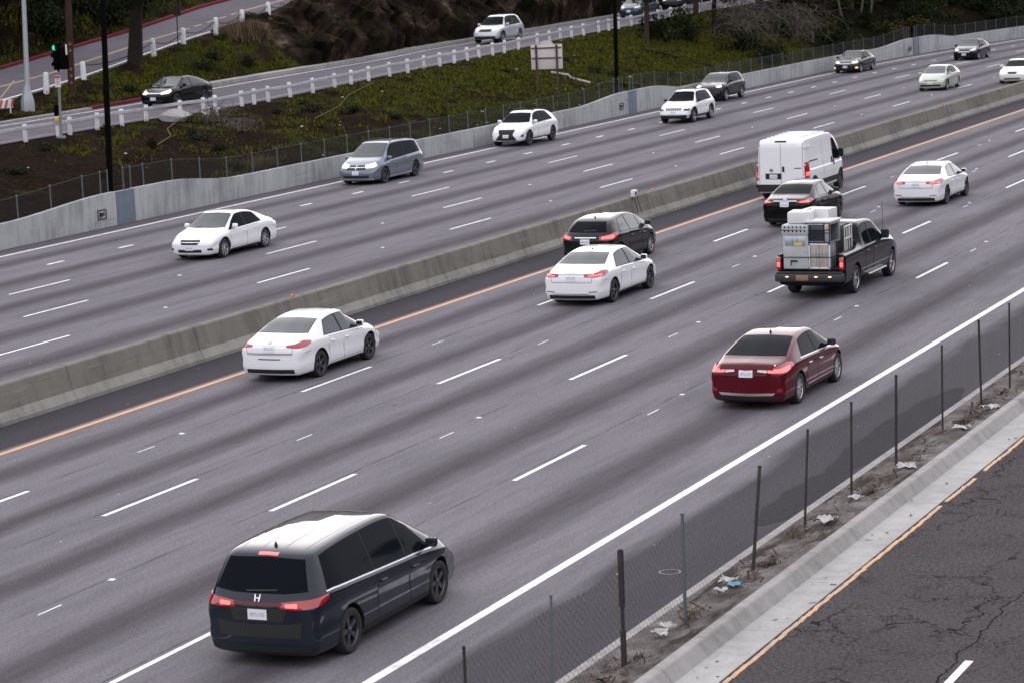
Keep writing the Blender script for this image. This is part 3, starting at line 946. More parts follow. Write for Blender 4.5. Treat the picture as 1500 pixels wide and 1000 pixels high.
    def corner(s, name, low, up, mat, end=-1, off=.008, parent=None, **k):
        """lamp wrapped round a corner; points are (angle from straight behind/ahead in degrees, z); built on both sides"""
        h = s.P['L'] / 2; yc = end * (h - 1.0); out = []
        hw = s.P['W'] / 2
        for sx in (1, -1):
            def P3(a, z):
                a = R_(a); return (sx * math.sin(a) * 1.05, yc + end * math.cos(a) * 1.05, z)
            def dd(q): return Vector((-q.x, yc - q.y, 0))
            out.append(s.panel(name, [P3(a, z) for a, z in low], [P3(a, z) for a, z in up], dd, mat, off, parent=parent, nu=14, **k))
        return out
    # -- standard equipment
    def glasshouse(s, spans, mat, shear=None, lower=.03, upper=.035):
        """side windows: spans of (y0, y1, shift of the upper rear corner, shift of the upper front corner)"""
        a0, b0 = spans[0][0] - .02, spans[-1][1] + .03; lo, up = [], []
        for i in range(25):                                    # black frame and pillars behind the panes
            t = i / 24; y = lerp(a0, b0, t); yu = lerp(a0 + spans[0][2], b0 + spans[-1][3], t)
            zl = s.belt(y) + lower - .014; lo.append((y, zl)); up.append((yu, max(s.cant(yu)[1] - upper + .014, s.belt(yu) + lower + .016)))
        s.side('window_frame', lo, up, M['seam'], .0025, nv=6, skirt=False)
        for (a, b, sa, sb) in spans:
            lo, up = [], []
            for i in range(11):
                t = i / 10; y = lerp(a, b, t); yu = lerp(a + sa, b + sb, t)
                zl = s.belt(y) + lower; zu = max(s.cant(yu)[1] - upper, s.belt(yu) + lower + .012)
                lo.append((y, zl)); up.append((yu, zu))
            s.side('side_window', lo, up, mat, .006, nv=6)
    def windshield(s, y0, y1, mat, m0=.07, m1=.06, name='windshield'):
        """glass between the line y0 (upper edge) and y1 (lower edge) seen from above"""
        n_ = 10
        lo = [(lerp(-1, 1, i / n_) * (s.cant(y0)[0] - m0), y0) for i in range(n_ + 1)]
        hw = s.cant(y1)[0] - m1
        up = [(lerp(-1, 1, i / n_) * hw, y1 - (.10 if y1 > y0 else -.06) * (abs(lerp(-1, 1, i / n_)) ** 2)) for i in range(n_ + 1)]
        grow = lambda pl, d: [(x * 1.022, y + d) for x, y in pl]
        q = .02 if y1 > y0 else -.02
        s.above('glass_seal', grow(lo, -q), grow(up, q), M['seam'], .002, nv=10, skirt=False)
        return s.above(name, lo, up, mat, .006, nv=10)
    def doors(s, spans, z0=None, handle=None):
        """each door is a panel of its own, 3 mm proud, over a dark gap"""
        P = s.P; hm = handle or s.mat
        for (a, b) in spans:
            zl = P['zb'] + .14
            def edge(y, e):                                   # keep clear of the wheel arches
                for ay in (P['ay0'], P['ay1']):
                    d = abs(y - ay); ra = P['wr'] + .10
                    if d < ra: return max(zl, P['wr'] + math.sqrt(ra * ra - d * d)) + e
                return zl + e
            for (g, nm, mt, of) in ((.012, 'door_gap', M['seam'], .0015), (0, 'door', s.mat, .0045)):
                lo = [(lerp(a - g, b + g, i / 14), edge(lerp(a - g, b + g, i / 14), -g)) for i in range(15)]
                up = [(y, s.belt(y) - .035 + g) for y, _ in lo]
                if nm == 'door_gap': gaps = s.side(nm, lo, up, mt, of, skirt=False)
                else: drs = s.side(nm, lo, up, mt, of)
            for sx, dr in zip((1, -1), drs):
                y = a + .16; z = s.belt(y) - .14
                hit = s.bvh.ray_cast(Vector((sx * 3, y, z)), Vector((-sx, 0, 0)))[0]
                mb = MB(); mb.bbox((hit.x + sx * .022, y, z), (.03, .20, .032), .010)
                obj('door_handle', mb.mesh('door_handle', 40), hm, dr)
    def mirrors(s, y, z, mat=None, size=(.20, .11, .15)):
        for sx in (1, -1):
            hit = s.bvh.ray_cast(Vector((sx * 3, y, z - .04)), Vector((-sx, 0, 0)))[0]
            x = abs(hit.x) + .12
            mb = MB(); mb.bbox((sx * x, y, z + .02), size, min(size) * .38)
            mb.tube([(sx * (abs(hit.x) - .02), y + .03, z - .045), (sx * x, y, z - .02)], .022, 6)
            o = obj('side_mirror', mb.mesh('side_mirror', 45), mat or s.mat, s.root)
            g = MB(); g.bbox((sx * x, y - size[1] * .5 - .001, z + .02), (size[0] * .8, .006, size[2] * .72), .0025)
            obj('mirror_glass', g.mesh('mirror_glass'), M['glass_light'], o)
    def plate(s, z, end=-1, x=0.0, mat=None):
        d = (0, -end, 0); y = end * s.P['L'] / 2
        return s.panel('license_plate', [(x - .155, y, z - .075), (x + .155, y, z - .075)], [(x - .155, y, z + .08), (x + .155, y, z + .08)], d, mat or M['plate'], .014)
    def sill(s, z0, z1, mat):
        P = s.P; a, b = P['ay0'] + P['wr'] + .09, P['ay1'] - P['wr'] - .09
        s.side('side_sill', [(a, z0), (b, z0)], [(a, z1), (b, z1)], mat, .010)
    def arch_trim(s, mat, w_=.07):
        P = s.P; r0 = P['wr'] + P.get('arch', .055) + .004; zc = P['wr'] + .015
        for ay in (P['ay0'], P['ay1']):
            an = [R_(q) for q in np.linspace(-18, 198, 19)]
            s.side('wheel_arch_trim', [(ay + r0 * math.cos(q), zc + r0 * math.sin(q)) for q in an], [(ay + (r0 + w_) * math.cos(q), zc + (r0 + w_) * math.sin(q)) for q in an], mat, .012, nv=2)
    def under(s, z0, z1, mat, end=-1, xw=.82, name='bumper_lower'):
        hw = s.P['W'] / 2 * xw
        f = s.rear if end < 0 else s.front
        return f(name, [(-hw, z0), (hw, z0)], [(-hw, z1), (hw, z1)], mat, .010)
    def seamline(s, name, pts, d, mat, wd=.012, off=.003):
        lo = pts; up = [(p[0], p[1], p[2] + wd) if abs(d[2]) < .5 else (p[0], p[1] + wd, p[2]) for p in pts]
        return s.panel(name, lo, up, d, mat, off, nv=1, skirt=False)
    def antenna(s, y, x=0.0, mat=None):
        hit = s.bvh.ray_cast(Vector((x, y, 4)), Vector((0, 0, -1)))[0]
        mb = MB(); mb.lathe([(.03, -.01), (.026, .02), (.008, .065), (.001, .07)], 8, 'z', (x, y, hit.z))
        obj('antenna', mb.mesh('antenna', 50), mat or M['void'], s.root)
    def wiper(s, y, z, d=(0, 1, 0)):
        pass
    def ring_badge(s, z, end, r=.06, x=0.0, shape='ring', mat=None):
        hit, nr, _, _ = s.bvh.ray_cast(Vector((x, end * 4, z)), Vector((0, -end, 0)))
        if hit is None: return
        q = nr.to_track_quat('Z', 'Y').to_matrix()
        mb = MB(); mt = mat or M['chrome']
        def T(p): return hit + q @ Vector(p) + nr * .012
        if shape == 'ring':
            mb.tube([T((r * 1.35 * math.cos(a), r * math.sin(a), 0)) for a in np.linspace(0, 2 * math.pi, 25)], .009, 5)
            mb.tube([T((r * .5 * math.cos(a), r * .9 * math.sin(a), 0)) for a in np.linspace(0, 2 * math.pi, 17)], .008, 5)
        elif shape == 'h':
            for sx in (-1, 1): mb.tube([T((sx * r * .55, -r, 0)), T((sx * r * .75, r, 0))], .013, 5)
            mb.tube([T((-r * .6, 0, 0)), T((r * .6, 0, 0))], .011, 5)
        elif shape == 'oval_h':
            mb.tube([T((r * 1.4 * math.cos(a), r * .85 * math.sin(a), 0)) for a in np.linspace(0, 2 * math.pi, 25)], .009, 5)
            for sx in (-1, 1): mb.tube([T((sx * r * .55 - .015, -r * .75, 0)), T((sx * r * .55 + .015, r * .75, 0))], .010, 5)
            mb.tube([T((-r * .55, -.008, 0)), T((r * .55, .008, 0))], .009, 5)
        else:
            mb.bbox(T((0, 0, 0)), (r * 2.2, .012, r * 1.1), .004)
        obj('emblem', mb.mesh('emblem', 50), mt, s.root)
    def roof_rails(s, y0, y1, mat):
        for sx in (1, -1):
            pts = []
            for i in range(9):
                y = lerp(y0, y1, i / 8); x = s.cant(y)[0] - .07
                hit = s.bvh.ray_cast(Vector((sx * x, y, 4)), Vector((0, 0, -1)))[0]
                pts.append((sx * x, y, hit.z + (.045 if 0 < i < 8 else .0)))
            mb = MB(); mb.tube(pts, .016, 6); obj('roof_rail', mb.mesh('roof_rail', 50), mat, s.root)

# ---- body types
def P_sedan(L=4.75, W=1.83, H=1.46, wr=.325, ay0=None, ay1=None, fast=0.0, rim=(5, False), **k):
    h = L / 2; s_ = H / 1.46
    P = dict(L=L, W=W, wr=wr, ay0=-h + 1.06 if ay0 is None else ay0, ay1=h - .93 if ay1 is None else ay1, rim=rim,
             top=[(-h, .90), (-h + .12, 1.0), (-h + .55 - fast * .1, 1.06), (-h + .72 - fast * .15, 1.10), (-h + 1.48, 1.37 * s_), (-h + 1.95, 1.445 * s_), (-h + 2.35, H), (-h + 2.75, 1.445 * s_), (h - 1.98, 1.37 * s_), (h - 1.16, .99), (h - .95, .96), (h - .40, .85), (h - .14, .76), (h, .64)],
             belt=[(-h, .82), (-h + .6, .965), (-h + 1.4, .955), (0, .925), (h - 1.2, .885), (h - .5, .77), (h, .60)])
    P.update(k); return P
def P_hatch(L=4.4, W=1.82, H=1.60, wr=.33, rim=(5, False), **k):
    h = L / 2; q = H / 1.6
    P = dict(L=L, W=W, wr=wr, ay0=-h + .82, ay1=h - .92, rim=rim, tail=.95, leanR=.12,
             top=[(-h, .92), (-h + .06, 1.04), (-h + .42, 1.44 * q), (-h + .62, 1.53 * q), (-h + 1.0, 1.58 * q), (-h + 1.7, H), (-h + 2.2, 1.585 * q), (h - 1.62, 1.47 * q), (h - .80, 1.03), (h - .62, .98), (h - .25, .84), (h - .06, .74), (h, .66)],
             belt=[(-h, .86), (-h + .4, 1.02), (-h + 1.2, 1.0), (0, .965), (h - 1.0, .91), (h - .4, .80), (h, .62)])
    P.update(k); return P
def P_suv(L=4.75, W=1.88, H=1.70, wr=.365, rim=(5, False), **k):
    h = L / 2; q = H / 1.7
    P = dict(L=L, W=W, wr=wr, ay0=-h + .95, ay1=h - .93, rim=rim, zb=.26, tail=1.0, leanR=.10, tw=.235,
             top=[(-h, .98), (-h + .05, 1.10), (-h + .42, 1.50 * q), (-h + .62, 1.62 * q), (-h + 1.1, 1.68 * q), (-h + 1.9, H), (-h + 2.5, 1.685 * q), (h - 1.95, 1.58 * q), (h - 1.25, 1.13), (h - 1.05, 1.09), (h - .4, .98), (h - .12, .88), (h, .76)],
             belt=[(-h, .90), (-h + .4, 1.10), (-h + 1.2, 1.09), (0, 1.05), (h - 1.3, 1.01), (h - .5, .90), (h, .72)])
    P.update(k); return P
def P_minivan(L=5.15, W=2.0, H=1.74, wr=.345, rim=(5, False), **k):
    h = L / 2; q = H / 1.74
    P = dict(L=L, W=W, wr=wr, ay0=-h + 1.08, ay1=h - 1.0, rim=rim, tail=1.0, leanR=.10, tum=.36, crown=.02, tw=.235, bowR=.14,
             top=[(-h, .98), (-h + .05, 1.09), (-h + .30, 1.48 * q), (-h + .44, 1.63 * q), (-h + .85, 1.70 * q), (-h + 2.0, H), (-h + 3.0, 1.73 * q), (h - 1.95, 1.63 * q), (h - 1.02, 1.13), (h - .82, 1.07), (h - .32, .93), (h - .10, .82), (h, .70)],
             belt=[(-h, .90), (-h + .3, 1.08), (-h + 1.2, 1.05), (0, .99), (h - 1.4, .95), (h - .5, .86), (h, .66)])
    P.update(k); return P
# ------------------------------------------------------------------ the traffic
def spot(xside, ymid, P, left):
    """from the side of the tyres facing us and the middle of the wheelbase to the vehicle's origin"""
    mid = (P['ay0'] + P['ay1']) / 2
    return (xside - P['W'] / 2 + .03, ymid + (mid if left else -mid))
def car(name, label, cat, xside, ymid, P, mat, left=False, group=None, z=0.0, yaw=0.0, pitch=0.0):
    x, y = spot(xside, ymid, P, left)
    return Vehicle(name, label, cat, (x + bend(y), y, z), (pitch, 0, (math.pi if left else 0) + yaw), P, mat, group)
G_R, G_L = 'vehicles driving away on the near carriageway', 'vehicles coming towards us on the far carriageway'
G_RAMP = 'vehicles on the hillside ramp'

def sedan_glass(v, rear_g, side_g, front_g, h, b=-.08, rq=1.30, fq=1.30, roofr=1.52, deck=.74, quarter=False):
    v.windshield(h - 2.02, h - 1.13, front_g)
    v.windshield(-h + roofr, -h + deck, rear_g, .10, .09, 'rear_window')
    v.glasshouse([(-h + rq, b - .04, .30, 0), (b + .05, h - fq, 0, -.42)], side_g)
    for sx in (-1, 1): v.rear('trunk_gap', [(sx * .60, .68), (sx * .61, .68)], [(sx * .645, 1.0), (sx * .655, 1.0)], M['seam'], .0025, skirt=False)
    v.rear('trunk_gap', [(-.60, .672), (.60, .672)], [(-.60, .684), (.60, .684)], M['seam'], .0025, nv=1, skirt=False)
    v.side('bumper_gap', [(-h + .30, .70), (-h + .55, .73)], [(-h + .30, .71), (-h + .55, .74)], M['seam'], .0025, nv=1, skirt=False)
def bumper_lines(v, h, W):
    pass

M['lamp_dark'] = simple('dark_red_lens', (.12, .004, .008), .15, 0, .4, .2, 14)
# 1 -- dark minivan, nearest
P = P_minivan(rim=(5, True, True), W=2.0, L=5.15)
v = car('minivan', 'dark blue-grey minivan with lit red tail lamps, the nearest vehicle', 'minivan', -18.2, 36.3, P, M['navy_paint'], group=G_R)
h = P['L'] / 2
v.windshield(h - 2.02, h - 1.02, M['glass'])
rw = v.rear('rear_window', [(-.76, 1.13), (-.4, 1.10), (.4, 1.10), (.76, 1.13)], [(-.62, 1.55), (0, 1.57), (.62, 1.55)], M['glass'], .006)
v.rear('wiper', [(-.20, 1.115), (.30, 1.135)], [(-.20, 1.135), (.30, 1.155)], M['void'], .02, parent=rw)
v.glasshouse([(-h + .50, -.62, .14, 0), (-.56, .46, 0, 0), (.53, h - 1.22, 0, -.52)], M['glass'])
# bright moulding with the step down behind the sliding door
lo = [(y, v.belt(y) + .012) for y in np.linspace(-h + .46, h - 1.2, 24)]
v.side('window_moulding', lo, [(y, z + .022) for y, z in lo], M['chrome'], .008, nv=1)
v.doors([(-.60, .46), (.50, h - 1.22)])
v.side('slide_rail', [(-h + .55, .985), (-.62, .955)], [(-h + .55, 1.0), (-.62, .972)], M['seam'], .004, nv=1)
v.corner('taillight', [(21, .90), (34, .88), (50, .92), (61, .99)], [(21, .985), (34, 1.01), (50, 1.035), (61, 1.05)], M['lamp_red'])
v.corner('brake_light', [(25, .915), (34, .91)], [(25, .965), (34, .975)], M['lamp_hot'], off=.014)
v.rear('light_bar', [(-.40, .94), (.40, .94)], [(-.40, .98), (.40, .98)], M['lamp_dark'], .010)
v.rear('tailgate_recess', [(-.40, .70), (.40, .70)], [(-.48, .90), (.48, .90)], M['void'], .004)
v.rear('bumper_insert', [(-.66, .46), (.66, .46)], [(-.70, .70), (-.45, .66), (.45, .66), (.70, .70)], M['void'], .006)
v.plate(.80)
v.ring_badge(1.035, -1, .055, 0, 'h')
v.above('third_brake_light', [(-.16, -h + .43), (.16, -h + .43)], [(-.16, -h + .48), (.16, -h + .48)], M['lamp_hot'], .008)
v.under(.24, .33, M['void'])
v.sill(.24, .32, M['void'])
v.mirrors(h - 1.36, 1.06)
v.corner('headlight', [(20, .80), (44, .82), (60, .88)], [(20, .86), (44, .93), (60, .98)], M['lamp_clear'], end=1)
for x in (-.52, -.18, .18, .52):
    v.above('roof_groove', [(x - .008, -h + .62), (x - .008, h - 2.25)], [(x + .008, -h + .62), (x + .008, h - 2.25)], M['navy_paint'], .004, nv=1, skirt=False)
v.antenna(-h + .68, 0)

# 2 -- white sedan with black wheels
P = P_sedan(L=4.64, W=1.78, H=1.46, rim=(5, True, True))
h = P['L'] / 2
v = car('sedan', 'white sedan with dark alloy wheels beside the barrier, leftmost of the cars driving away', 'car', -30.7, 59.16, P, M['white_paint'], group=G_R)
sedan_glass(v, M['glass_light'], M['glass_light'], M['glass'], h)
v.doors([(-h + 1.50, -.07), (-.05, h - 1.30)])
v.corner('taillight', [(26, .86), (38, .83), (52, .84), (66, .91)], [(26, .90), (38, .93), (52, .985), (66, .96)], M['lamp_red'])
v.rear('trunk_line', [(-.60, .70), (.60, .70)], [(-.60, .715), (.60, .715)], M['seam'], .003, nv=1)
v.rear('trunk_trim', [(-.42, .905), (.42, .905)], [(-.42, .935), (.42, .935)], M['chrome'], .008, nv=1)
v.plate(.82); v.ring_badge(.965, -1, .045)
v.rear('bumper_slot', [(-.30, .56), (.30, .56)], [(-.30, .585), (.30, .585)], M['void'], .004, nv=1)
v.under(.235, .33, M['void'], xw=.72)
v.sill(.21, .25, M['void']); v.mirrors(h - 1.55, 1.0)
v.corner('headlight', [(24, .66), (48, .70), (62, .76)], [(24, .72), (48, .79), (62, .83)], M['lamp_clear'], end=1)

# 3 -- white sedan alongside the dark hatchback
def accord(label, xs, ym):
    P = P_sedan(L=4.86, W=1.85, H=1.465, rim=(5, True), wr=.33)
    h = P['L'] / 2
    v = car('sedan', label, 'car', xs, ym, P, M['white_paint'], group=G_R)
    sedan_glass(v, M['glass_light'], M['glass_light'], M['glass'], h, deck=.78)
    v.doors([(-h + 1.58, -.07), (-.05, h - 1.32)])
    v.corner('taillight', [(22, .83), (36, .82), (54, .84), (68, .92)], [(22, .90), (36, .925), (54, .985), (68, .975)], M['lamp_red'])
    v.corner('brake_light', [(28, .845), (50, .86)], [(28, .875), (50, .905)], M['lamp_hot'], off=.013)
    v.rear('trunk_trim', [(-.44, .925), (.44, .925)], [(-.44, .95), (.44, .95)], M['chrome'], .008, nv=1)
    v.above('trunk_spoiler', [(-.66, -h + .10), (-.3, -h + .05), (.3, -h + .05), (.66, -h + .10)], [(-.66, -h + .22), (.66, -h + .22)], v.mat, .035)
    v.plate(.80); v.ring_badge(.925, -1, .045, 0, 'h')
    v.under(.22, .32, M['void'], xw=.74)
    v.rear('bumper_trim', [(-.56, .345), (.56, .345)], [(-.56, .375), (.56, .375)], M['chrome'], .012, nv=1)
    for sx in (-1, 1):
        v.rear('reflector', [(sx * .52, .40), (sx * .76, .41)], [(sx * .52, .425), (sx * .76, .435)], M['lamp_off'], .008, nv=1)
    v.sill(.21, .27, M['void']); v.mirrors(h - 1.58, 1.0); v.antenna(-h + 1.75)
    v.corner('headlight', [(24, .66), (48, .70), (62, .76)], [(24, .72), (48, .79), (62, .83)], M['lamp_clear'], end=1)
    return v
accord('white sedan overlapping the dark hatchback beside the median', -28.14, 72.32)
accord('white sedan alone ahead of the pickup, farthest right of the cars driving away', -25.16, 97.93)

# 4 -- dark hatchback
P = P_hatch(L=4.41, W=1.83, H=1.56, rim=(7, False), tum=.50, bowR=.20, rad=.15, leanR=.2,
            top=[(-2.205, .92), (-2.14, 1.04), (-1.58, 1.36), (-1.36, 1.45), (-1.0, 1.51), (-.4, 1.56), (.1, 1.54), (.62, 1.43), (1.40, 1.03), (1.58, .98), (1.95, .84), (2.14, .74), (2.205, .66)])
h = P['L'] / 2
v = car('hatchback', 'dark grey hatchback with lit tail lamps, partly hidden by a white sedan', 'car', -31.1, 80.35, P, M['char_paint'], group=G_R)
v.windshield(h - 1.66, h - .78, M['glass'])
rw = v.rear('rear_window', [(-.64, 1.08), (.64, 1.08)], [(-.50, 1.37), (.50, 1.37)], M['glass'], .006)
v.rear('wiper', [(-.1, 1.10), (.3, 1.12)], [(-.1, 1.12), (.3, 1.14)], M['void'], .016, parent=rw)
v.glasshouse([(-h + .85, -.50, .30, 0), (-.44, .42, 0, 0), (.49, h - 1.02, 0, -.42)], M['glass_light'])
v.doors([(-.62, .42), (.46, h - 1.12)])
v.corner('taillight', [(26, .86), (40, .84), (56, .86), (68, .95)], [(26, .96), (40, 1.0), (56, 1.05), (68, 1.06)], M['lamp_red'])
v.corner('brake_light', [(30, .88), (54, .90)], [(30, .95), (54, 1.0)], M['lamp_hot'], off=.013)
v.rear('tailgate_trim', [(-.36, .915), (.36, .915)], [(-.36, .945), (.36, .945)], M['chrome'], .009, nv=1)
v.plate(.80); v.antenna(-h + .95); v.under(.22, .40, M['void'], xw=.74)
for sx in (-1, 1):
    v.rear('exhaust_tip', [(sx * .50, .24), (sx * .72, .24)], [(sx * .50, .31), (sx * .72, .31)], M['chrome'], .02)
v.sill(.22, .29, M['void']); v.mirrors(h - 1.30, 1.06)
v.corner('headlight', [(24, .72), (48, .78), (62, .86)], [(24, .80), (48, .90), (62, .95)], M['lamp_clear'], end=1)

# 5 -- dark red sedan
P = P_sedan(L=4.82, W=1.835, H=1.47, fast=.5, rim=(10, False), wr=.335)
h = P['L'] / 2
v = car('sedan', 'glossy dark red sedan with a chrome strip across its trunk', 'car', -17.99, 57.48, P, M['red_paint'], group=G_R)
sedan_glass(v, M['glass'], M['glass'], M['glass'], h, deck=.66, roofr=1.62)
lo = [(y, v.belt(y) + .010) for y in np.linspace(-h + 1.2, h - 1.1, 24)]
v.side('window_moulding', lo, [(y, z + .022) for y, z in lo], M['chrome'], .008, nv=1)
v.doors([(-h + 1.58, -.07), (-.05, h - 1.32)], handle=M['chrome'])
v.corner('taillight', [(27, .82), (40, .80), (56, .82), (70, .90)], [(27, .90), (40, .95), (56, 1.0), (70, .985)], M['lamp_red'])
v.corner('brake_light', [(27, .83), (42, .82), (58, .86)], [(27, .885), (42, .90), (58, .94)], M['lamp_hot'], off=.014)
v.corner('reversing_light', [(15, .845), (26, .825)], [(15, .90), (26, .90)], M['lamp_clear'], off=.011)
v.rear('trunk_trim', [(-.46, .905), (0, .915), (.46, .905)], [(-.46, .945), (0, .955), (.46, .945)], M['chrome'], .010, nv=2)
v.above('trunk_spoiler', [(-.60, -h + .07), (0, -h + .02), (.60, -h + .07)], [(-.60, -h + .17), (.60, -h + .17)], v.mat, .03)
v.plate(.80); v.ring_badge(.985, -1, .042, 0, 'oval_h')
v.rear('trunk_lettering', [(-.62, .955), (-.44, .96)], [(-.62, .975), (-.44, .98)], M['chrome'], .006, nv=1)
v.rear('trunk_lettering', [(.44, .96), (.62, .955)], [(.44, .98), (.62, .975)], M['chrome'], .006, nv=1)
v.rear('bumper_trim', [(-.58, .33), (0, .315), (.58, .33)], [(-.64, .385), (0, .37), (.64, .385)], M['chrome'], .012, nv=2)
v.under(.22, .30, M['void'], xw=.74)
for sx in (-1, 1):
    v.rear('reflector', [(sx * .68, .40), (sx * .80, .42)], [(sx * .68, .47), (sx * .80, .49)], M['lamp_off'], .008)
v.side('side_trim', [(-.80, .335), (h - 1.35, .335)], [(-.80, .352), (h - 1.35, .352)], M['chrome'], .009, nv=1)
v.sill(.21, .27, M['void']); v.mirrors(h - 1.60, 1.0, M['void']); v.antenna(-h + 1.80, 0)
v.corner('headlight', [(24, .68), (48, .72), (66, .80)], [(24, .76), (48, .82), (66, .88)], M['lamp_clear'], end=1)

# 7 -- black sedan behind the van
P = P_sedan(L=4.64, W=1.78, H=1.46, rim=(5, True, True))
h = P['L'] / 2
v = car('sedan', 'black sedan following close behind the white van', 'car', -28.05, 91.3, P, M['black_paint'], group=G_R)
sedan_glass(v, M['glass'], M['glass_light'], M['glass'], h)
v.doors([(-h + 1.50, -.07), (-.05, h - 1.30)])
v.corner('taillight', [(24, .86), (38, .84), (52, .85), (66, .91)], [(24, .91), (38, .94), (52, .985), (66, .96)], M['lamp_red'])
v.corner('brake_light', [(30, .865), (50, .87)], [(30, .905), (50, .93)], M['lamp_hot'], off=.013)
v.rear('trunk_trim', [(-.42, .905), (.42, .905)], [(-.42, .93), (.42, .93)], M['chrome'], .008, nv=1)
v.plate(.80); v.ring_badge(.965, -1, .045); v.under(.235, .33, M['void'], xw=.72)
v.sill(.21, .25, M['void']); v.mirrors(h - 1.55, 1.0)
v.corner('headlight', [(24, .66), (48, .70), (62, .76)], [(24, .72), (48, .79), (62, .83)], M['lamp_clear'], end=1)

# 8 -- white panel van
L_ = 5.41; h = L_ / 2
P = dict(crease=.006, L=L_, W=2.05, wr=.355, ay0=-h + .98, ay1=h - .95, rim=(6, True), zb=.26, tum=.07, tail=2.0, leanR=.10, bowR=.07, bowF=.30, leanF=.5, crown=.03, cr=.015, cf=.09, tw=.23, rad=.09, roofdrop=.09, sh=.985,
         top=[(-h, 2.18), (-h + .08, 2.28), (-h + .3, 2.33), (0, 2.36), (.5, 2.35), (h - 1.62, 2.27), (h - .66, 1.47), (h - .5, 1.36), (h - .22, 1.18), (h - .06, 1.02), (h, .92)],
         belt=[(-h, 1.12), (0, 1.12), (h - 1.5, 1.12), (h - .6, 1.16), (h - .2, 1.0), (h, .80)])
van_mid = (P['ay0'] + P['ay1']) / 2
v = car('panel_van', 'white panel van with black lower trim and tall rear doors', 'van', -30.93, 102.37 - P['ay1'] + van_mid, P, M['white_paint'], group=G_R)
v.windshield(h - 1.58, h - .60, M['glass'])
lo = [(h - 1.95, 1.20), (h - 1.05, 1.20)]
v.side('side_window', [(h - 1.92, 1.24), (h - 1.35, 1.22), (h - 1.02, 1.20)], [(h - 1.92, 2.06), (h - 1.62, 2.04), (h - 1.16, 1.55)], M['glass'], .006)
v.side('door_gap', [(h - 1.98, .42), (h - 1.98 + .014, .42)], [(h - 1.98, 2.12), (h - 1.98 + .014, 2.12)], M['seam'], .004, skirt=False)
v.side('door_gap', [(h - 3.22, .42), (h - 3.22 + .014, .42)], [(h - 3.22, 2.16), (h - 3.22 + .014, 2.16)], M['seam'], .004, skirt=False)
v.side('slide_rail', [(-h + .50, 1.40), (-h + 1.55, 1.40)], [(-h + .50, 1.445), (-h + 1.55, 1.445)], M['void'], .006, nv=1)
v.side('door_handle', [(h - 2.15, 1.12), (h - 2.07, 1.12)], [(h - 2.15, 1.36), (h - 2.07, 1.36)], M['void'], .025)
v.side('door_handle', [(h - 1.92, 1.04), (h - 1.84, 1.04)], [(h - 1.92, 1.22), (h - 1.84, 1.22)], M['void'], .025)
v.side('side_moulding', [(P['ay0'] + .46, .42), (P['ay1'] - .46, .42)], [(P['ay0'] + .46, .62), (P['ay1'] - .46, .62)], M['void'], .018)
v.side('side_moulding', [(-h + .12, .42), (P['ay0'] - .44, .42)], [(-h + .12, .62), (P['ay0'] - .44, .62)], M['void'], .012)
v.arch_trim(M['void'], .08)
v.rear('rear_bumper', [(-.98, .34), (.98, .34)], [(-.98, .60), (.98, .60)], M['void'], .05)
v.rear('door_gap', [(-.006, .62), (.006, .62)], [(-.006, 2.18), (.006, 2.18)], M['seam'], .004, skirt=False)
for sx in (-1, 1):
    v.rear('door_gap', [(sx * .86, .62), (sx * .872, .62)], [(sx * .84, 2.16), (sx * .852, 2.16)], M['seam'], .004, skirt=False)
    for z in (.86, 1.30, 1.95): v.rear('door_hinge', [(sx * .87, z), (sx * .93, z)], [(sx * .87, z + .07), (sx * .93, z + .07)], M['white_paint'], .03)
v.rear('door_handle', [(.05, 1.08), (.14, 1.08)], [(.05, 1.28), (.14, 1.28)], M['void'], .02)
v.rear('plate_recess', [(-.62, .80), (.02, .80)], [(-.62, 1.02), (.02, 1.02)], M['void'], .008)
v.plate(.90, x=-.30)
v.ring_badge(1.14, -1, .045, -.38, 'ring', M['void'])
v.rear('door_lettering', [(.52, 1.19), (.78, 1.19)], [(.52, 1.225), (.78, 1.225)], M['void'], .006, nv=1)
v.corner('taillight', [(44, .74), (60, .74)], [(44, 1.42), (60, 1.42)], M['lamp_red'], off=.012)
v.corner('brake_light', [(46, .92), (58, .92)], [(46, 1.06), (58, 1.06)], M['lamp_hot'], off=.018)
v.rear('third_brake_light', [(-.22, 2.19), (.22, 2.19)], [(-.22, 2.24), (.22, 2.24)], M['void'], .02)
v.mirrors(h - 1.18, 1.42, M['void'], (.22, .14, .34))
for i in range(7):
    mb = MB(); y = lerp(-h + .5, h - 2.0, i / 6); z = v.top(y)
    mb.bbox((0, y, z + .002), (1.35, .05, .03), .012); obj('roof_rib', mb.mesh('roof_rib', 40), M['white_paint'], v.root)
v.corner('headlight', [(30, .86), (52, .95), (62, 1.05)], [(30, .98), (52, 1.15), (62, 1.22)], M['lamp_clear'], end=1)

# ---- far carriageway, coming towards us
def face(v, h, head, grille, low=None, lamp='head_on'):
    """headlamps, grille and lower intake for the front of a vehicle"""
    v.corner('headlight', head[0], head[1], M[lamp], end=1)
    g = v.front('grille', grille[0], grille[1], M['void'], .008)
    if low: v.front('bumper_intake', low[0], low[1], M['void'], .006)
    return g
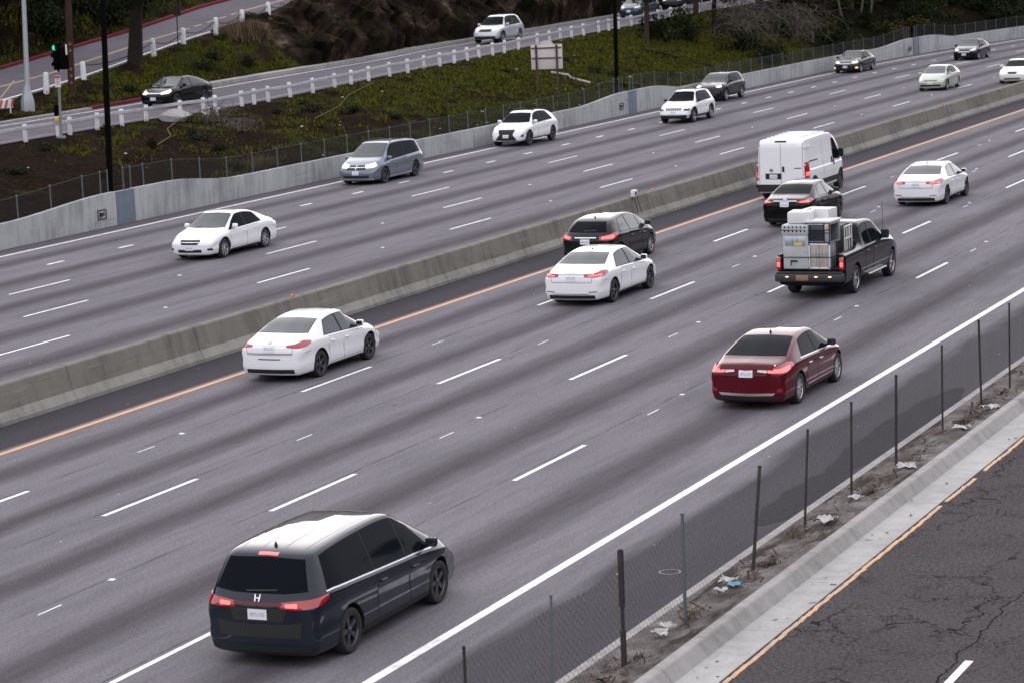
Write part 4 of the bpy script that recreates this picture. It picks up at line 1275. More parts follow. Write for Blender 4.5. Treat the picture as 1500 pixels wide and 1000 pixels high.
# 10 -- white sedan
P = P_sedan(L=4.85, W=1.80, H=1.475, rim=(7, False))
h = P['L'] / 2
v = car('sedan', 'white sedan with a dark V grille, leftmost car on the far carriageway', 'car', -46.0, 81.6, P, M['white_paint'], True, G_L)
sedan_glass(v, M['glass_light'], M['glass'], M['glass_light'], h)
v.doors([(-h + 1.55, -.07), (-.05, h - 1.32)])
face(v, h, ([(24, .62), (46, .66), (62, .76)], [(24, .70), (46, .80), (62, .86)]), ([(-.30, .53), (.30, .53)], [(-.42, .685), (.42, .685)]), ([(-.45, .27), (.45, .27)], [(-.45, .37), (.45, .37)]))
v.front('grille_bar', [(-.40, .60), (.40, .60)], [(-.40, .62), (.40, .62)], M['chrome'], .014, nv=1)
v.plate(.42, 1)
v.corner('fog_light', [(36, .34), (46, .34)], [(36, .41), (46, .41)], M['void'], end=1)
v.sill(.21, .26, M['void']); v.mirrors(h - 1.58, 1.0); v.under(.22, .30, M['void'])

# 11 -- silver minivan
P = P_minivan(L=5.15, W=1.99, H=1.74, rim=(5, True), wr=.345)
h = P['L'] / 2
v = car('minivan', 'silver-blue minivan with a chrome-trimmed grille beside the far wall', 'minivan', -52.4, 107.15, P, M['silver_paint'], True, G_L)
v.windshield(h - 2.02, h - 1.02, M['glass_light'])
v.glasshouse([(-h + .50, -.62, .14, 0), (-.56, .46, 0, 0), (.53, h - 1.22, 0, -.52)], M['glass'])
v.doors([(-.60, .46), (.50, h - 1.22)])
face(v, h, ([(27, .72), (46, .74), (58, .80)], [(27, .85), (46, .90), (58, .94)]), ([(-.46, .66), (.46, .66)], [(-.46, .84), (.46, .84)]), ([(-.62, .30), (.62, .30)], [(-.62, .42), (.62, .42)]))
v.front('grille_bar', [(-.45, .74), (.45, .74)], [(-.45, .77), (.45, .77)], M['chrome'], .016, nv=1)
v.front('grille_bar', [(-.02, .66), (.02, .66)], [(-.02, .84), (.02, .84)], M['chrome'], .016, nv=4)
v.front('bumper_trim', [(-.80, .245), (.80, .245)], [(-.80, .28), (.80, .28)], M['chrome'], .014, nv=1)
v.plate(.52, 1); v.mirrors(h - 1.36, 1.06); v.sill(.24, .30, M['chrome'])
v.roof_rails(-h + .75, h - 2.2, M['void'])
v.corner('taillight', [(45, .90), (62, .92)], [(45, 1.1), (62, 1.1)], M['lamp_off'])

# 12 -- white crossover with the black spindle grille
P = P_suv(L=4.89, W=1.895, H=1.69, rim=(5, True, True), wr=.37, leanR=.15,
          top=[(-2.445, .98), (-2.38, 1.12), (-1.72, 1.46), (-1.45, 1.57), (-1.0, 1.65), (-.4, 1.69), (.1, 1.675), (.50, 1.57), (1.195, 1.13), (1.395, 1.09), (2.045, .98), (2.325, .88), (2.445, .76)])
h = P['L'] / 2
v = car('crossover', 'white crossover with a wide black hourglass grille, just left of the wall plaque', 'suv', -53.55, 125.8, P, M['white_paint'], True, G_L)
v.windshield(h - 1.98, h - 1.18, M['glass'])
v.glasshouse([(-h + .92, -.52, .45, 0), (-.46, .42, 0, 0), (.49, h - 1.42, 0, -.46)], M['glass'])
v.doors([(-.62, .42), (.46, h - 1.40)])
face(v, h, ([(30, .76), (48, .80), (62, .90)], [(30, .84), (48, .90), (62, .96)]), ([(-.58, .32), (.58, .32)], [(-.36, .60), (.36, .60)]))
v.front('grille', [(-.36, .60), (.36, .60)], [(-.46, .84), (.46, .84)], M['void'], .010)
v.front('grille_frame', [(-.58, .30), (.58, .30)], [(-.58, .325), (.58, .325)], M['chrome'], .014, nv=1)
v.plate(.52, 1)
v.corner('fog_light', [(40, .50), (52, .48)], [(40, .54), (52, .62)], M['void'], end=1)
v.mirrors(h - 1.58, 1.14); v.sill(.28, .36, M['void']); v.roof_rails(-h + .9, h - 2.2, M['void'])
v.above('roof_panel', [(-.50, -.9), (.50, -.9)], [(-.50, .15), (.50, .15)], M['glass'], .005)

# 13 -- white off-roader with seven grille slots
P = P_suv(L=4.62, W=1.86, H=1.70, rim=(5, False), wr=.365)
h = P['L'] / 2
v = car('sport_utility', 'white sport utility with seven dark grille slots and black lower trim', 'suv', -49.7, 139.2, P, M['white_paint'], True, G_L)
v.windshield(h - 1.98, h - 1.18, M['glass'])
v.glasshouse([(-h + .80, -.56, .22, 0), (-.50, .36, 0, 0), (.43, h - 1.42, 0, -.46)], M['glass'])
v.doors([(-.62, .36), (.40, h - 1.40)])
for i in range(7):
    x = (i - 3) * .125
    v.front('grille_slot', [(x - .042, .70), (x + .042, .70)], [(x - .042, .82), (x + .042, .82)], M['void'], .008)
v.corner('headlight', [(34, .68), (46, .68), (54, .70)], [(34, .76), (46, .77), (54, .78)], M['void'], end=1)
v.corner('marker_lamp', [(36, .86), (54, .90)], [(36, .89), (54, .93)], M['lamp_clear'], end=1)
v.under(.28, .46, M['void'], 1, .96); v.plate(.60, 1)
v.arch_trim(M['void'], .06); v.sill(.28, .40, M['void']); v.mirrors(h - 1.58, 1.14, M['void']); v.roof_rails(-h + .8, h - 2.2, M['void'])

# 14 -- dark sport utility
P = P_suv(L=4.8, W=1.93, H=1.66, rim=(5, False), wr=.37)
h = P['L'] / 2
v = car('sport_utility', 'dark grey sport utility with lit headlights behind the white one with grille slots', 'suv', -53.6, 155.9, P, M['char_paint'], True, G_L)
v.windshield(h - 1.98, h - 1.18, M['glass_light'])
v.glasshouse([(-h + .75, -.52, .2, 0), (-.46, .42, 0, 0), (.49, h - 1.42, 0, -.46)], M['glass'])
v.doors([(-.62, .42), (.46, h - 1.40)])
face(v, h, ([(36, .84), (50, .84), (58, .88)], [(36, .93), (50, .95), (58, .98)]), ([(-.55, .66), (.55, .66)], [(-.55, .86), (.55, .86)]), ([(-.6, .34), (.6, .34)], [(-.6, .50), (.6, .50)]))
v.mirrors(h - 1.58, 1.14, M['void']); v.plate(.58, 1)

# 15, 16 -- two dark sedans, 17 -- pale green hatchback, 18 -- off-white sedan
P = P_sedan(L=4.86, W=1.84, H=1.48, rim=(7, False)); h = P['L'] / 2
v = car('sedan', 'dark sedan with glowing headlights and fog lamps near the far wall', 'car', -53.0, 182.2, P, M['navy_paint'], True, G_L)
sedan_glass(v, M['glass'], M['glass'], M['glass_light'], h); v.doors([(-h + 1.55, -.07), (-.05, h - 1.32)])
face(v, h, ([(28, .66), (46, .68), (58, .74)], [(28, .75), (46, .80), (58, .84)]), ([(-.40, .58), (.40, .58)], [(-.42, .70), (.42, .70)]), ([(-.5, .27), (.5, .27)], [(-.5, .38), (.5, .38)]))
v.corner('fog_light', [(38, .34), (50, .34)], [(38, .42), (50, .42)], M['amber_on'], end=1)
v.front('grille_bar', [(-.40, .63), (.40, .63)], [(-.40, .67), (.40, .67)], M['chrome'], .014, nv=1)
v.plate(.44, 1); v.mirrors(h - 1.58, 1.0)
P = P_sedan(L=4.82, W=1.835, H=1.47, fast=.5, rim=(10, False)); h = P['L'] / 2
v = car('sedan', 'dark sedan with unlit headlights, rearmost car of the far carriageway', 'car', -48.4, 194.7, P, M['black_paint'], True, G_L)
sedan_glass(v, M['glass'], M['glass'], M['glass_light'], h, deck=.66); v.doors([(-h + 1.58, -.07), (-.05, h - 1.32)])
face(v, h, ([(26, .66), (46, .68), (64, .80)], [(26, .75), (46, .82), (64, .88)]), ([(-.42, .50), (.42, .50)], [(-.45, .70), (.45, .70)]), ([(-.5, .27), (.5, .27)], [(-.5, .38), (.5, .38)]), 'lamp_clear')
v.front('grille_bar', [(-.40, .60), (.40, .60)], [(-.40, .64), (.40, .64)], M['chrome'], .014, nv=1)
v.plate(.44, 1); v.mirrors(h - 1.58, 1.0)
P = P_hatch(L=4.45, W=1.73, H=1.49, rim=(6, False), wr=.315,
            top=[(-2.225, .92), (-2.17, 1.06), (-1.7, 1.20), (-.9, 1.42), (-.2, 1.49), (.35, 1.46), (1.35, 1.02), (1.65, .93), (2.0, .80), (2.16, .70), (2.225, .60)],
            belt=[(-2.225, .86), (-1.7, 1.02), (0, .95), (1.3, .88), (1.85, .76), (2.225, .56)])
h = P['L'] / 2
v = car('hatchback', 'pale green hatchback coming towards us past the median barrier', 'car', -41.64, 161.7, P, M['green_paint'], True, G_L)
v.windshield(.38, 1.38, M['glass_light'])
v.glasshouse([(-1.05, -.06, .15, 0), (.02, 1.22, 0, -.46)], M['glass']); v.doors([(-.90, -.04), (0, 1.10)])
face(v, h, ([(28, .60), (46, .62), (60, .72)], [(28, .70), (46, .76), (60, .82)]), ([(-.38, .60), (.38, .60)], [(-.40, .64), (.40, .64)]), ([(-.62, .28), (.62, .28)], [(-.62, .40), (.62, .40)]), 'lamp_clear')
v.plate(.48, 1); v.mirrors(1.02, .98)
P = P_sedan(L=5.0, W=1.88, H=1.42, rim=(7, False)); h = P['L'] / 2
xx = -39.66
v = car('sedan', 'off-white older sedan with a small oval grille at the right edge of the picture', 'car', -37.9, 165.93 + 1.4, P, M['offwhite_paint'], True, G_L)
sedan_glass(v, M['glass'], M['glass'], M['glass'], h); v.doors([(-h + 1.55, -.07), (-.05, h - 1.32)])
face(v, h, ([(26, .62), (44, .62), (58, .68)], [(26, .74), (44, .76), (58, .78)]), ([(-.24, .60), (.24, .60)], [(-.28, .72), (.28, .72)]), ([(-.5, .26), (.5, .26)], [(-.5, .35), (.5, .35)]))
v.plate(.45, 1); v.mirrors(h - 1.58, 1.0)

# ---- on the ramp
def ramp_z(x, y):
    return lerp(RLz(y), RUz(y), (-67.0 - x) / 7.0) + .015
P = P_sedan(L=4.85, W=1.82, H=1.44, rim=(5, True), fast=.6); h = P['L'] / 2
v = car('sedan', 'black sedan with headlights on driving down the ramp past the white rail', 'car', -70.1, 119.7, P, M['black_paint'], True, G_RAMP, ramp_z(-71, 119.7), .02)
sedan_glass(v, M['glass_light'], M['glass_light'], M['glass_light'], h, deck=.66); v.doors([(-h + 1.55, -.07), (-.05, h - 1.32)])
face(v, h, ([(24, .62), (46, .66), (60, .76)], [(24, .72), (46, .80), (60, .86)]), ([(-.40, .52), (.40, .52)], [(-.42, .69), (.42, .69)]), ([(-.5, .26), (.5, .26)], [(-.5, .37), (.5, .37)]))
v.front('grille_bar', [(-.55, .66), (.55, .66)], [(-.55, .70), (.55, .70)], M['chrome'], .014, nv=1)
v.plate(.42, 1); v.mirrors(h - 1.58, 1.0)
P = P_suv(L=4.78, W=1.91, H=1.76, rim=(5, False)); h = P['L'] / 2
v = car('sport_utility', 'pale silver sport utility driving down the ramp below the rocks', 'suv', -70.4, 161.2, P, M['pale_silver_paint'], True, G_RAMP, ramp_z(-71.3, 161.2), .02)
v.windshield(h - 1.98, h - 1.18, M['glass'])
v.glasshouse([(-h + .75, -.52, .2, 0), (-.46, .42, 0, 0), (.49, h - 1.42, 0, -.46)], M['glass']); v.doors([(-.62, .42), (.46, h - 1.40)])
face(v, h, ([(32, .82), (46, .84), (60, .92)], [(32, .92), (46, .98), (60, 1.02)]), ([(-.40, .74), (.40, .74)], [(-.44, .90), (.44, .90)]), ([(-.72, .30), (.72, .30)], [(-.72, .46), (.72, .46)]))
v.plate(.58, 1); v.mirrors(h - 1.58, 1.14)
P = P_hatch(L=4.4, W=1.8, H=1.56, rim=(5, False)); h = P['L'] / 2
v = car('hatchback', 'teal car behind the far end of the white rail', 'car', -70.3, 186.0, P, M['teal_paint'], True, G_RAMP, ramp_z(-71.2, 186))
v.windshield(h - 1.66, h - .78, M['glass_light']); v.glasshouse([(-h + .70, -.06, .16, 0), (.0, h - 1.02, 0, -.42)], M['glass'])
face(v, h, ([(26, .70), (46, .72), (60, .82)], [(26, .80), (46, .86), (60, .92)]), ([(-.40, .60), (.40, .60)], [(-.42, .70), (.42, .70)]), None, 'lamp_clear')
v.plate(.50, 1); v.mirrors(h - 1.30, 1.06)
P = P_suv(L=4.7, W=1.86, H=1.66, rim=(5, False)); h = P['L'] / 2
v = car('sport_utility', 'dark car farthest up the ramp, half hidden by tree trunks', 'suv', -69.9, 193.0, P, M['black_paint'], True, G_RAMP, ramp_z(-70.8, 193))
v.windshield(h - 1.98, h - 1.18, M['glass_light']); v.glasshouse([(-h + .75, -.06, .2, 0), (.0, h - 1.42, 0, -.46)], M['glass'])
face(v, h, ([(30, .80), (46, .82), (60, .90)], [(30, .90), (46, .94), (60, .98)]), ([(-.40, .70), (.40, .70)], [(-.44, .86), (.44, .86)]), None, 'lamp_clear')
v.mirrors(h - 1.58, 1.14)
# ------------------------------------------------------------------ pickup and its load
P = dict(crease=.008, L=5.85, W=2.0, wr=.395, ay0=-1.72, ay1=1.96, rim=(6, False), zb=.34, tum=.30, tail=1.2, leanR=.02, bowR=.05, bowF=.24, leanF=.22, nose=.8, crown=.03, cr=.0, cf=.07, tw=.26, rad=.07, sharp=32, arch=.07,
         top=[(-2.925, 1.27), (-.93, 1.28), (-.87, 1.80), (-.70, 1.90), (-.2, 1.94), (.45, 1.90), (.62, 1.84), (1.36, 1.34), (1.5, 1.30), (2.4, 1.22), (2.75, 1.12), (2.925, .98)],
         belt=[(-2.925, 1.21), (-.9, 1.22), (1.2, 1.22), (2.3, 1.08), (2.925, .92)], bed=(.79, -3.3, -1.02, .82, 2.3))
tx, ty = spot(-21.75, 75.09, P, False)
v = Vehicle('pickup_truck', 'black pickup truck with its open bed stacked with scrap appliances', 'truck', (tx, ty, 0), 0.0, P, M['black_paint'], G_R)
v.windshield(.56, 1.38, M['glass'])
v.above('rear_window', [(-.60, -.90), (.60, -.90)], [(-.60, -.875), (.60, -.875)], M['glass'], .01)
v.glasshouse([(-.78, -.16, .02, 0), (-.08, 1.18, 0, -.44)], M['glass'], upper=.05)
v.doors([(-.84, -.12), (-.08, 1.16)])
for sx in (-1, 1):
    mb = MB(); mb.bbox((sx * .91, -2.945, .98), (.14, .07, .36), .03); o = obj('taillight', mb.mesh('taillight', 40), M['lamp_red'], v.root)
    mb = MB(); mb.bbox((sx * .91, -2.978, .95), (.09, .03, .14), .02); obj('brake_light', mb.mesh('brake_light', 40), M['lamp_hot'], o)
mb = MB(); mb.bbox((0, -3.03, .60), (1.98, .22, .24), .05); mb.bbox((0, -3.02, .74), (1.90, .20, .03), .01)
bp = obj('rear_bumper', mb.mesh('rear_bumper', 40), M['plastic'], v.root)
mb = MB(); mb.bbox((-.18, -3.15, .60), (.36, .012, .15), .004); obj('license_plate', mb.mesh('license_plate', 40), simple('rusty_plate', (.30, .17, .10), .7, .2, .4, .5, 12), bp)
mb = MB()
for x in (-.62, .22, .62): mb.bbox((x, -3.148, .63), (.09, .01, .03), .003)
obj('bumper_lamp', mb.mesh('bumper_lamp'), M['amber_on'], bp)
v.sill(.36, .44, M['void'])
mb = MB()
for sx in (-1, 1): mb.bbox((sx * .98, .25, .40), (.16, 1.7, .05), .02)
obj('running_board', mb.mesh('running_board', 40), M['chrome'], v.root)
v.mirrors(1.02, 1.34, M['void'], (.24, .12, .26))
v.corner('headlight', [(28, .86), (46, .90), (56, .96)], [(28, 1.04), (46, 1.08), (56, 1.10)], M['lamp_clear'], end=1)
mb = MB(); mb.tube([(.86, 1.42, 1.28), (.86, 1.42, 2.25)], .006, 5); obj('whip_antenna', mb.mesh('whip_antenna'), M['void'], v.root)
BX, BY = tx, ty
M['appliance'] = simple('dull_enamel', (.46, .48, .48), .5, .1, .4, .25, 3)
M['white_enamel'] = simple('white_enamel', (.66, .66, .65), .45, 0, .4, .1, 4)
M['filter'] = simple('beige_filter', (.42, .37, .33), .9, 0, .2, .2, 18)
M['steel'] = simple('brushed_steel', (.40, .44, .47), .35, .6, .5, .2, 6)
def load(name, label, cat, loc, rot=0.0, group='appliances piled in the pickup bed'):
    return empty(name, (BX + loc[0], BY + loc[1], loc[2]), label, cat, group, (0, 0, rot))
# grey upright cabinet with rows of knobs
c = load('metal_cabinet', 'tall grey steel cabinet with rows of dark knobs at the left of the pickup bed', 'appliance', (-.40, -2.66, .83))
mb = MB(); mb.bbox((0, 0, .62), (.72, .62, 1.24), .015); mb.bbox((0, -.02, 1.10), (.76, .66, .26), .012); obj('casing', mb.mesh('casing', 40), M['appliance'], c)
mb = MB()
for z in (1.06, 1.17):
    for i in range(6): mb.lathe([(.026, 0), (.024, .02), (.001, .022)], 10, 'z', (0, 0, 0)); q = mb.v[-30:]; mb.v[-30:] = [(-.29 + i * .116 + p[0], -.352 - p[2], z + p[1]) for p in q]
obj('knobs', mb.mesh('knobs'), M['void'], c)
mb = MB(); mb.bbox((0, -.315, .78), (.60, .02, .26), .006); mb.bbox((-.08, -.33, .82), (.05, .01, .17), .004); mb.bbox((.04, -.33, .82), (.05, .01, .17), .004); obj('control_panel', mb.mesh('control_panel', 40), M['steel'], c)
mb = MB(); mb.bbox((.08, -.328, .70), (.22, .006, .09), .002); obj('sticker', mb.mesh('sticker'), simple('yellow_sticker', (.62, .48, .10), .6), c)
mb = MB(); mb.bbox((-.05, -.325, .22), (.20, .03, .05), .01); mb.bbox((-.14, -.325, .17), (.03, .03, .14), .01); obj('latch', mb.mesh('latch'), M['void'], c)
# air cooler with beige filter panel
c = load('air_cooler', 'white framed cooler with a beige filter panel at the tail of the pickup bed', 'appliance', (.28, -2.66, .83))
mb = MB(); mb.bbox((0, 0.02, .35), (.60, .58, .70), .012); obj('casing', mb.mesh('casing', 40), M['steel'], c)
mb = MB()
for (x, z, sx, sz) in ((-.285, .35, .05, .72), (.285, .35, .05, .72), (0, .025, .62, .05), (0, .685, .62, .05)): mb.bbox((x, -.285, z), (sx, .05, sz), .008)
obj('frame', mb.mesh('frame', 40), M['white_enamel'], c)
mb = MB()
for i in range(3):
    for k in range(2): mb.bbox((-.175 + i * .175, -.285, .19 + k * .32), (.168, .03, .31), .006)
obj('filter_panel', mb.mesh('filter_panel', 40), M['filter'], c)
mb = MB()
for x in (-.26, .0, .26): mb.tube([(x, -.315, .02), (x, -.315, .70)], .010, 5)
for z in (.24, .46): mb.tube([(-.28, -.315, z), (.28, -.315, z)], .009, 5)
obj('cage_bars', mb.mesh('cage_bars'), M['steel'], c)
# glass-fronted cabinet on top of it
c = load('display_cabinet', 'glass-fronted cabinet with a white top resting on the beige filter unit', 'appliance', (.27, -2.52, 1.535), R_(-4))
mb = MB(); mb.bbox((0, 0, .30), (.72, .80, .58), .012); obj('casing', mb.mesh('casing', 40), M['steel'], c)
mb = MB(); mb.bbox((0, 0, .61), (.78, .86, .06), .012); obj('top_board', mb.mesh('top_board', 40), M['white_enamel'], c)
mb = MB(); mb.bbox((-.08, -.405, .30), (.50, .02, .46), .006); obj('door_glass', mb.mesh('door_glass', 40), M['glass_light'], c)
mb = MB(); mb.bbox((.365, -.05, .30), (.02, .62, .46), .006); obj('side_glass', mb.mesh('side_glass', 40), M['glass_light'], c)
mb = MB()
for x in (-.35, .19, .35): mb.tube([(x, -.415, .02), (x, -.415, .58)], .016, 5)
for z in (.03, .30, .57): mb.tube([(-.35, -.415, z), (.35, -.415, z)], .014, 5)
obj('cage_bars', mb.mesh('cage_bars'), M['void'], c)
mb = MB(); mb.bbox((.30, -.41, .46), (.07, .012, .13), .003); obj('tag', mb.mesh('tag'), simple('orange_tag', (.75, .28, .05), .6), c)
# bins and boxes on top, rack by the cab
c = load('white_bin', 'white plastic bin lying on top of the tall grey cabinet', 'bin', (-.36, -2.50, 2.075), R_(6))
mb = MB(); mb.bbox((0, 0, .17), (.66, .70, .34), .06); obj('tub', mb.mesh('tub', 40), M['white_enamel'], c)
mb = MB(); mb.tube([(.20, -.2, .34), (.26, -.1, .40), (.28, .1, .40), (.22, .2, .34)], .012, 6); obj('handle', mb.mesh('handle', 40), M['steel'], c)
c = load('orange_cushion', 'small orange bundle tucked behind the white bin', 'bundle', (-.66, -2.30, 2.075))
mb = MB(); mb.bbox((0, 0, .10), (.20, .30, .2), .07); obj('bundle', mb.mesh('bundle', 60), simple('orange_cloth', (.55, .27, .10), .9), c)
c = load('white_crate', 'white box on top of the load, highest item in the pickup', 'box', (-.04, -1.75, 1.93), R_(-8))
mb = MB(); mb.bbox((0, 0, .24), (.78, .62, .48), .02); obj('box_body', mb.mesh('box_body', 40), M['white_enamel'], c)
mb = MB(); mb.bbox((-.2, -.312, .25), (.08, .008, .2), .002); obj('slot', mb.mesh('slot'), M['plastic'], c)
c = load('stacked_appliance', 'dark appliance carcass in the middle of the pickup bed under the white box', 'appliance', (-.05, -1.72, .83))
mb = MB(); mb.bbox((0, 0, .54), (1.2, .95, 1.08), .02); obj('casing', mb.mesh('casing', 40), M['plastic'], c)
c = load('white_rack', 'white framed rack leaning at the right side of the bed behind the cab', 'rack', (.70, -1.55, 1.18), 0)
mb = MB()
for y in (-.34, -.12, .10, .34): mb.tube([(0, y, 0), (0, y, .72)], .022, 6)
for z in (.02, .36, .70): mb.tube([(0, -.34, z), (0, .34, z)], .022, 6)
obj('rack_frame', mb.mesh('rack_frame'), M['white_enamel'], c)
mb = MB(); mb.bbox((-.03, -.22, .18), (.02, .2, .3), .004); mb.bbox((-.03, .2, .5), (.02, .22, .28), .004); obj('rack_panel', mb.mesh('rack_panel'), M['filter'], c)
mb = MB()
for z in (1.16, 1.92): mb.tube([(BX - .80, BY - 2.6, z), (BX - .79, BY - 3.01, z), (BX + .60, BY - 2.99, z), (BX + .66, BY - 2.6, z)], .012, 6)
tag(mb.build('cargo_strap', M['void']), 'dark straps pulled round the back of the appliances in the pickup', 'strap')

# ------------------------------------------------------------------ barrier fittings, pavement reflectors
c = empty('junction_box', (X_BAR - .20, 90.8, .90), 'small white box with two cables on the median barrier above the dark hatchback', 'box')
mb = MB(); mb.bbox((0, 0, .13), (.16, .30, .24), .02); obj('housing', mb.mesh('housing', 40), M['white_enamel'], c)
mb = MB(); mb.bbox((.09, -.05, .14), (.02, .13, .12), .005); obj('cover', mb.mesh('cover'), M['plastic'], c)
mb = MB()
for y in (-.10, .10): mb.tube([(.08, y, .05), (.07, y * 1.3, -.05), (.13, y * 1.6, -.3), (.20, y * 1.8, -.62)], .012, 5)
obj('cables', mb.mesh('cables'), M['void'], c)
rm = MB(); rm.bbox((0, 0, .04), (.05, .11, .08), .01); rme = rm.mesh('barrier_reflector', 40); rme.materials.append(simple('orange_reflector', (.75, .20, .05), .4))
for y in (65.0, 93.0, 107.0, 121.0, 135.0, 149.0):
    tag(obj('barrier_reflector', rme, None, None, (X_BAR - .34, y, .885)), 'small orange reflector on the top edge of the median barrier', 'reflector', 'orange reflectors on the median barrier')
rm = MB(); rm.box((0, 0, .009), (.11, .11, .018), taper=.7); pme = rm.mesh('pavement_reflector'); pme.materials.append(M['white_enamel'])
for X, ph, ys_ in ((X_A, 40.94, range(-1, 8)), (X_B, 42.38, range(-1, 8)), (X_C, 43.7, range(-1, 6)), (X_D, 32.53, range(0, 5)), (X_P, 74.02, range(-1, 7)), (X_Q, 66.4, range(0, 7))):
    for k in ys_:
        if random.random() < .22: continue
        y = ph + k * PER + 9.2 + random.uniform(-.5, .5)
        tag(obj('pavement_reflector', pme, None, None, (X - .10 + random.uniform(-.05, .05), y, .0)), 'small white raised marker on a lane line between two dashes', 'road marker', 'raised markers along the lane lines')

# ------------------------------------------------------------------ far fence along the wall
def mesh_mat(name, col, cover=None, pitch=.075, t_=.09, mode=0):
    t = NT(name)
    t.base(t.mix(t.noise(t.pos(), 1.5, 3), tuple(c * .7 for c in col), tuple(c * 1.3 for c in col)), .55, .3, .3)
    tr = t.n('ShaderNodeBsdfTransparent'); mx = t.n('ShaderNodeMixShader')
    if cover is not None: mx.inputs[0].default_value = cover
    else:
        s = t.sep(t.coord())
        a = t.math('FRACT', t.math('DIVIDE', t.math('ADD', s[1], s[2]), pitch))
        b = t.math('FRACT', t.math('DIVIDE', t.math('SUBTRACT', s[1], s[2]), pitch))
        k = t.math('MAXIMUM', t.math('LESS_THAN', a, t_), t.math('LESS_THAN', b, t_))
        t.lk(k, mx.inputs[0])
    t.lk(tr.outputs[0], mx.inputs[1]); t.lk(t.b.outputs[0], mx.inputs[2]); t.lk(mx.outputs[0], t.out.inputs[0])
    return t.mat
M['far_mesh'] = mesh_mat('dark_chain_link', (.004, .006, .0055), None, .07, .20)
M['near_mesh'] = mesh_mat('rusty_chain_link', (.05, .042, .042), None, .13, .055)
XF = X_WALL - .30
M['dark_rail'] = simple('dark_green_rail', (.035, .048, .045), .7, 0, .1)
ff = empty('wall_fence', (XF, 90, 1.0), 'long dark chain-link fence with grey posts on top of the far wall', 'fence')
FO = Vector((XF, 90, 1.0))
def ftop(y): return wall_top(y) + .82
ysf = [68.0]
gaps = [c for c in BUMPS]
while ysf[-1] < 284: ysf.append(ysf[-1] + 2.22)
ysf = [y for y in ysf if all(abs(y - c + .2) > 1.0 for c in gaps)]
for c_ in gaps: ysf += [c_ - 1.25, c_ - .72, c_ + .42, c_ + .95]
ysf = sorted(y for y in ysf if y < 262)[:100]
pm = {}
for y in ysf:
    mb = MB(); z0 = wall_top(y) - .35; z1 = ftop(y)
    mb.tube([(0, 0, z0 - 1), (0, 0, z1 - 1)], .03, 6); mb.tube([(0, 0, z1 - 1), (0, 0, z1 + .05 - 1)], [.042, .02], 6)
    o = mb.build('post', M['fence_steel'], ff, (bend(y), y - 90, 0))
for (a, b) in ((20.0, BUMPS[0] - .72), (BUMPS[0] + .42, BUMPS[1] - .72), (BUMPS[1] + .42, BUMPS[2] - .72), (BUMPS[2] + .42, 300.0)):
    ys_ = frange(a, b, 1.1)
    mb = MB(); mb.tube([(bend(y), y - 90, ftop(y) - 1.02) for y in ys_], .016, 5); obj('top_rail', mb.mesh('top_rail', 60), M['dark_rail'], ff)
    mb = MB()
    for y in ys_: mb.v += [(bend(y), y - 90, wall_top(y) - 1.0 - .05), (bend(y), y - 90, ftop(y) - 1.02)]
    for j in range(len(ys_) - 1): mb.f.append((2 * j, 2 * j + 2, 2 * j + 3, 2 * j + 1)); mb.m.append(0)
    obj('wire_mesh', mb.mesh('wire_mesh'), M['far_mesh'], ff)
# tall lighting poles behind the wall
for y, lab in ((90.15, 'tall black light pole rising from the wall behind the white sedan'), (144.4, 'tall black light pole rising from the wall near the back of the roadside sign')):
    o = empty('light_pole', (X_WALL - .45, y, .6), lab, 'pole', 'black light poles on the far wall')
    mb = MB(); mb.tube([UP * 0, UP * 6, UP * 13], [.125, .115, .09], 12); obj('shaft', mb.mesh('shaft', 50), M['pole_black'], o)
    mb = MB(); mb.box((0, 0, .05), (.42, .42, .14)); mb.box((0, -.42, .92), (.04, .36, .035)); mb.box((0, .40, .92), (.05, .34, .035)); obj('base', mb.mesh('base'), M['pole_black'], o)
    mb = MB(); mb.tube([UP * 12.9, UP * 13.6 + Vector((1.5, 0, 0)), UP * 13.7 + Vector((2.6, 0, 0))], .05, 8); mb.bbox(tuple(UP * 13.68 + Vector((2.9, 0, 0))), (.8, .34, .16), .05); obj('lamp_arm', mb.mesh('lamp_arm', 50), M['pole_black'], o)

# ------------------------------------------------------------------ near fence between freeway and side road
near = [((-14.0, 27.0), (27.1, 1.7)), ((-13.98, 29.64), (29.66, 1.69)), ((-14.03, 32.41), (32.58, 1.63)), ((-13.83, 34.62), (34.65, 1.79)), ((-13.84, 37.19), (37.22, 1.76)), ((-13.89, 40.47), (41.02, 1.72)), ((-14.09, 43.9), (44.25, 1.71)),
        ((-13.97, 46.33), (46.49, 1.8)), ((-13.93, 49.17), (49.33, 1.82)), ((-14.04, 53.06), (53.15, 1.78)), ((-13.86, 55.6), (55.5, 1.95)), ((-13.80, 57.9), (58.0, 1.95)), ((-13.85, 61.0), (61.1, 1.85)), ((-13.9, 64.2), (64.3, 1.85))]
nf = empty('verge_fence', (0, 0, 0), 'rusty chain-link fence of leaning bare posts on the dirt strip', 'fence')
for i, ((x, y), (yt, zt)) in enumerate(near):
    mb = MB(); r = .8 * (.030, .026, .024, .036, .034, .036, .028, .028, .034, .026)[i % 10]
    mb.tube([(x, y, -.05), (x, yt, zt)], r, 7)
    if i == 3: mb.tube([(x, lerp(y, yt, .55), zt * .55), (x, yt, zt + .01)], .046, 7); mb.tube([(x, y, .05), (x, lerp(y, yt, .36), zt * .36)], .044, 7)
    mb.lathe([(r * 1.25, -.01), (r * 1.2, .02), (.001, .03)], 7, 'z', (x, yt, zt))
    obj('post', mb.mesh('post', 50), M['fence_steel'] if i in (4, 2) else M['rust_post'], nf)
mb = MB(); pts = []
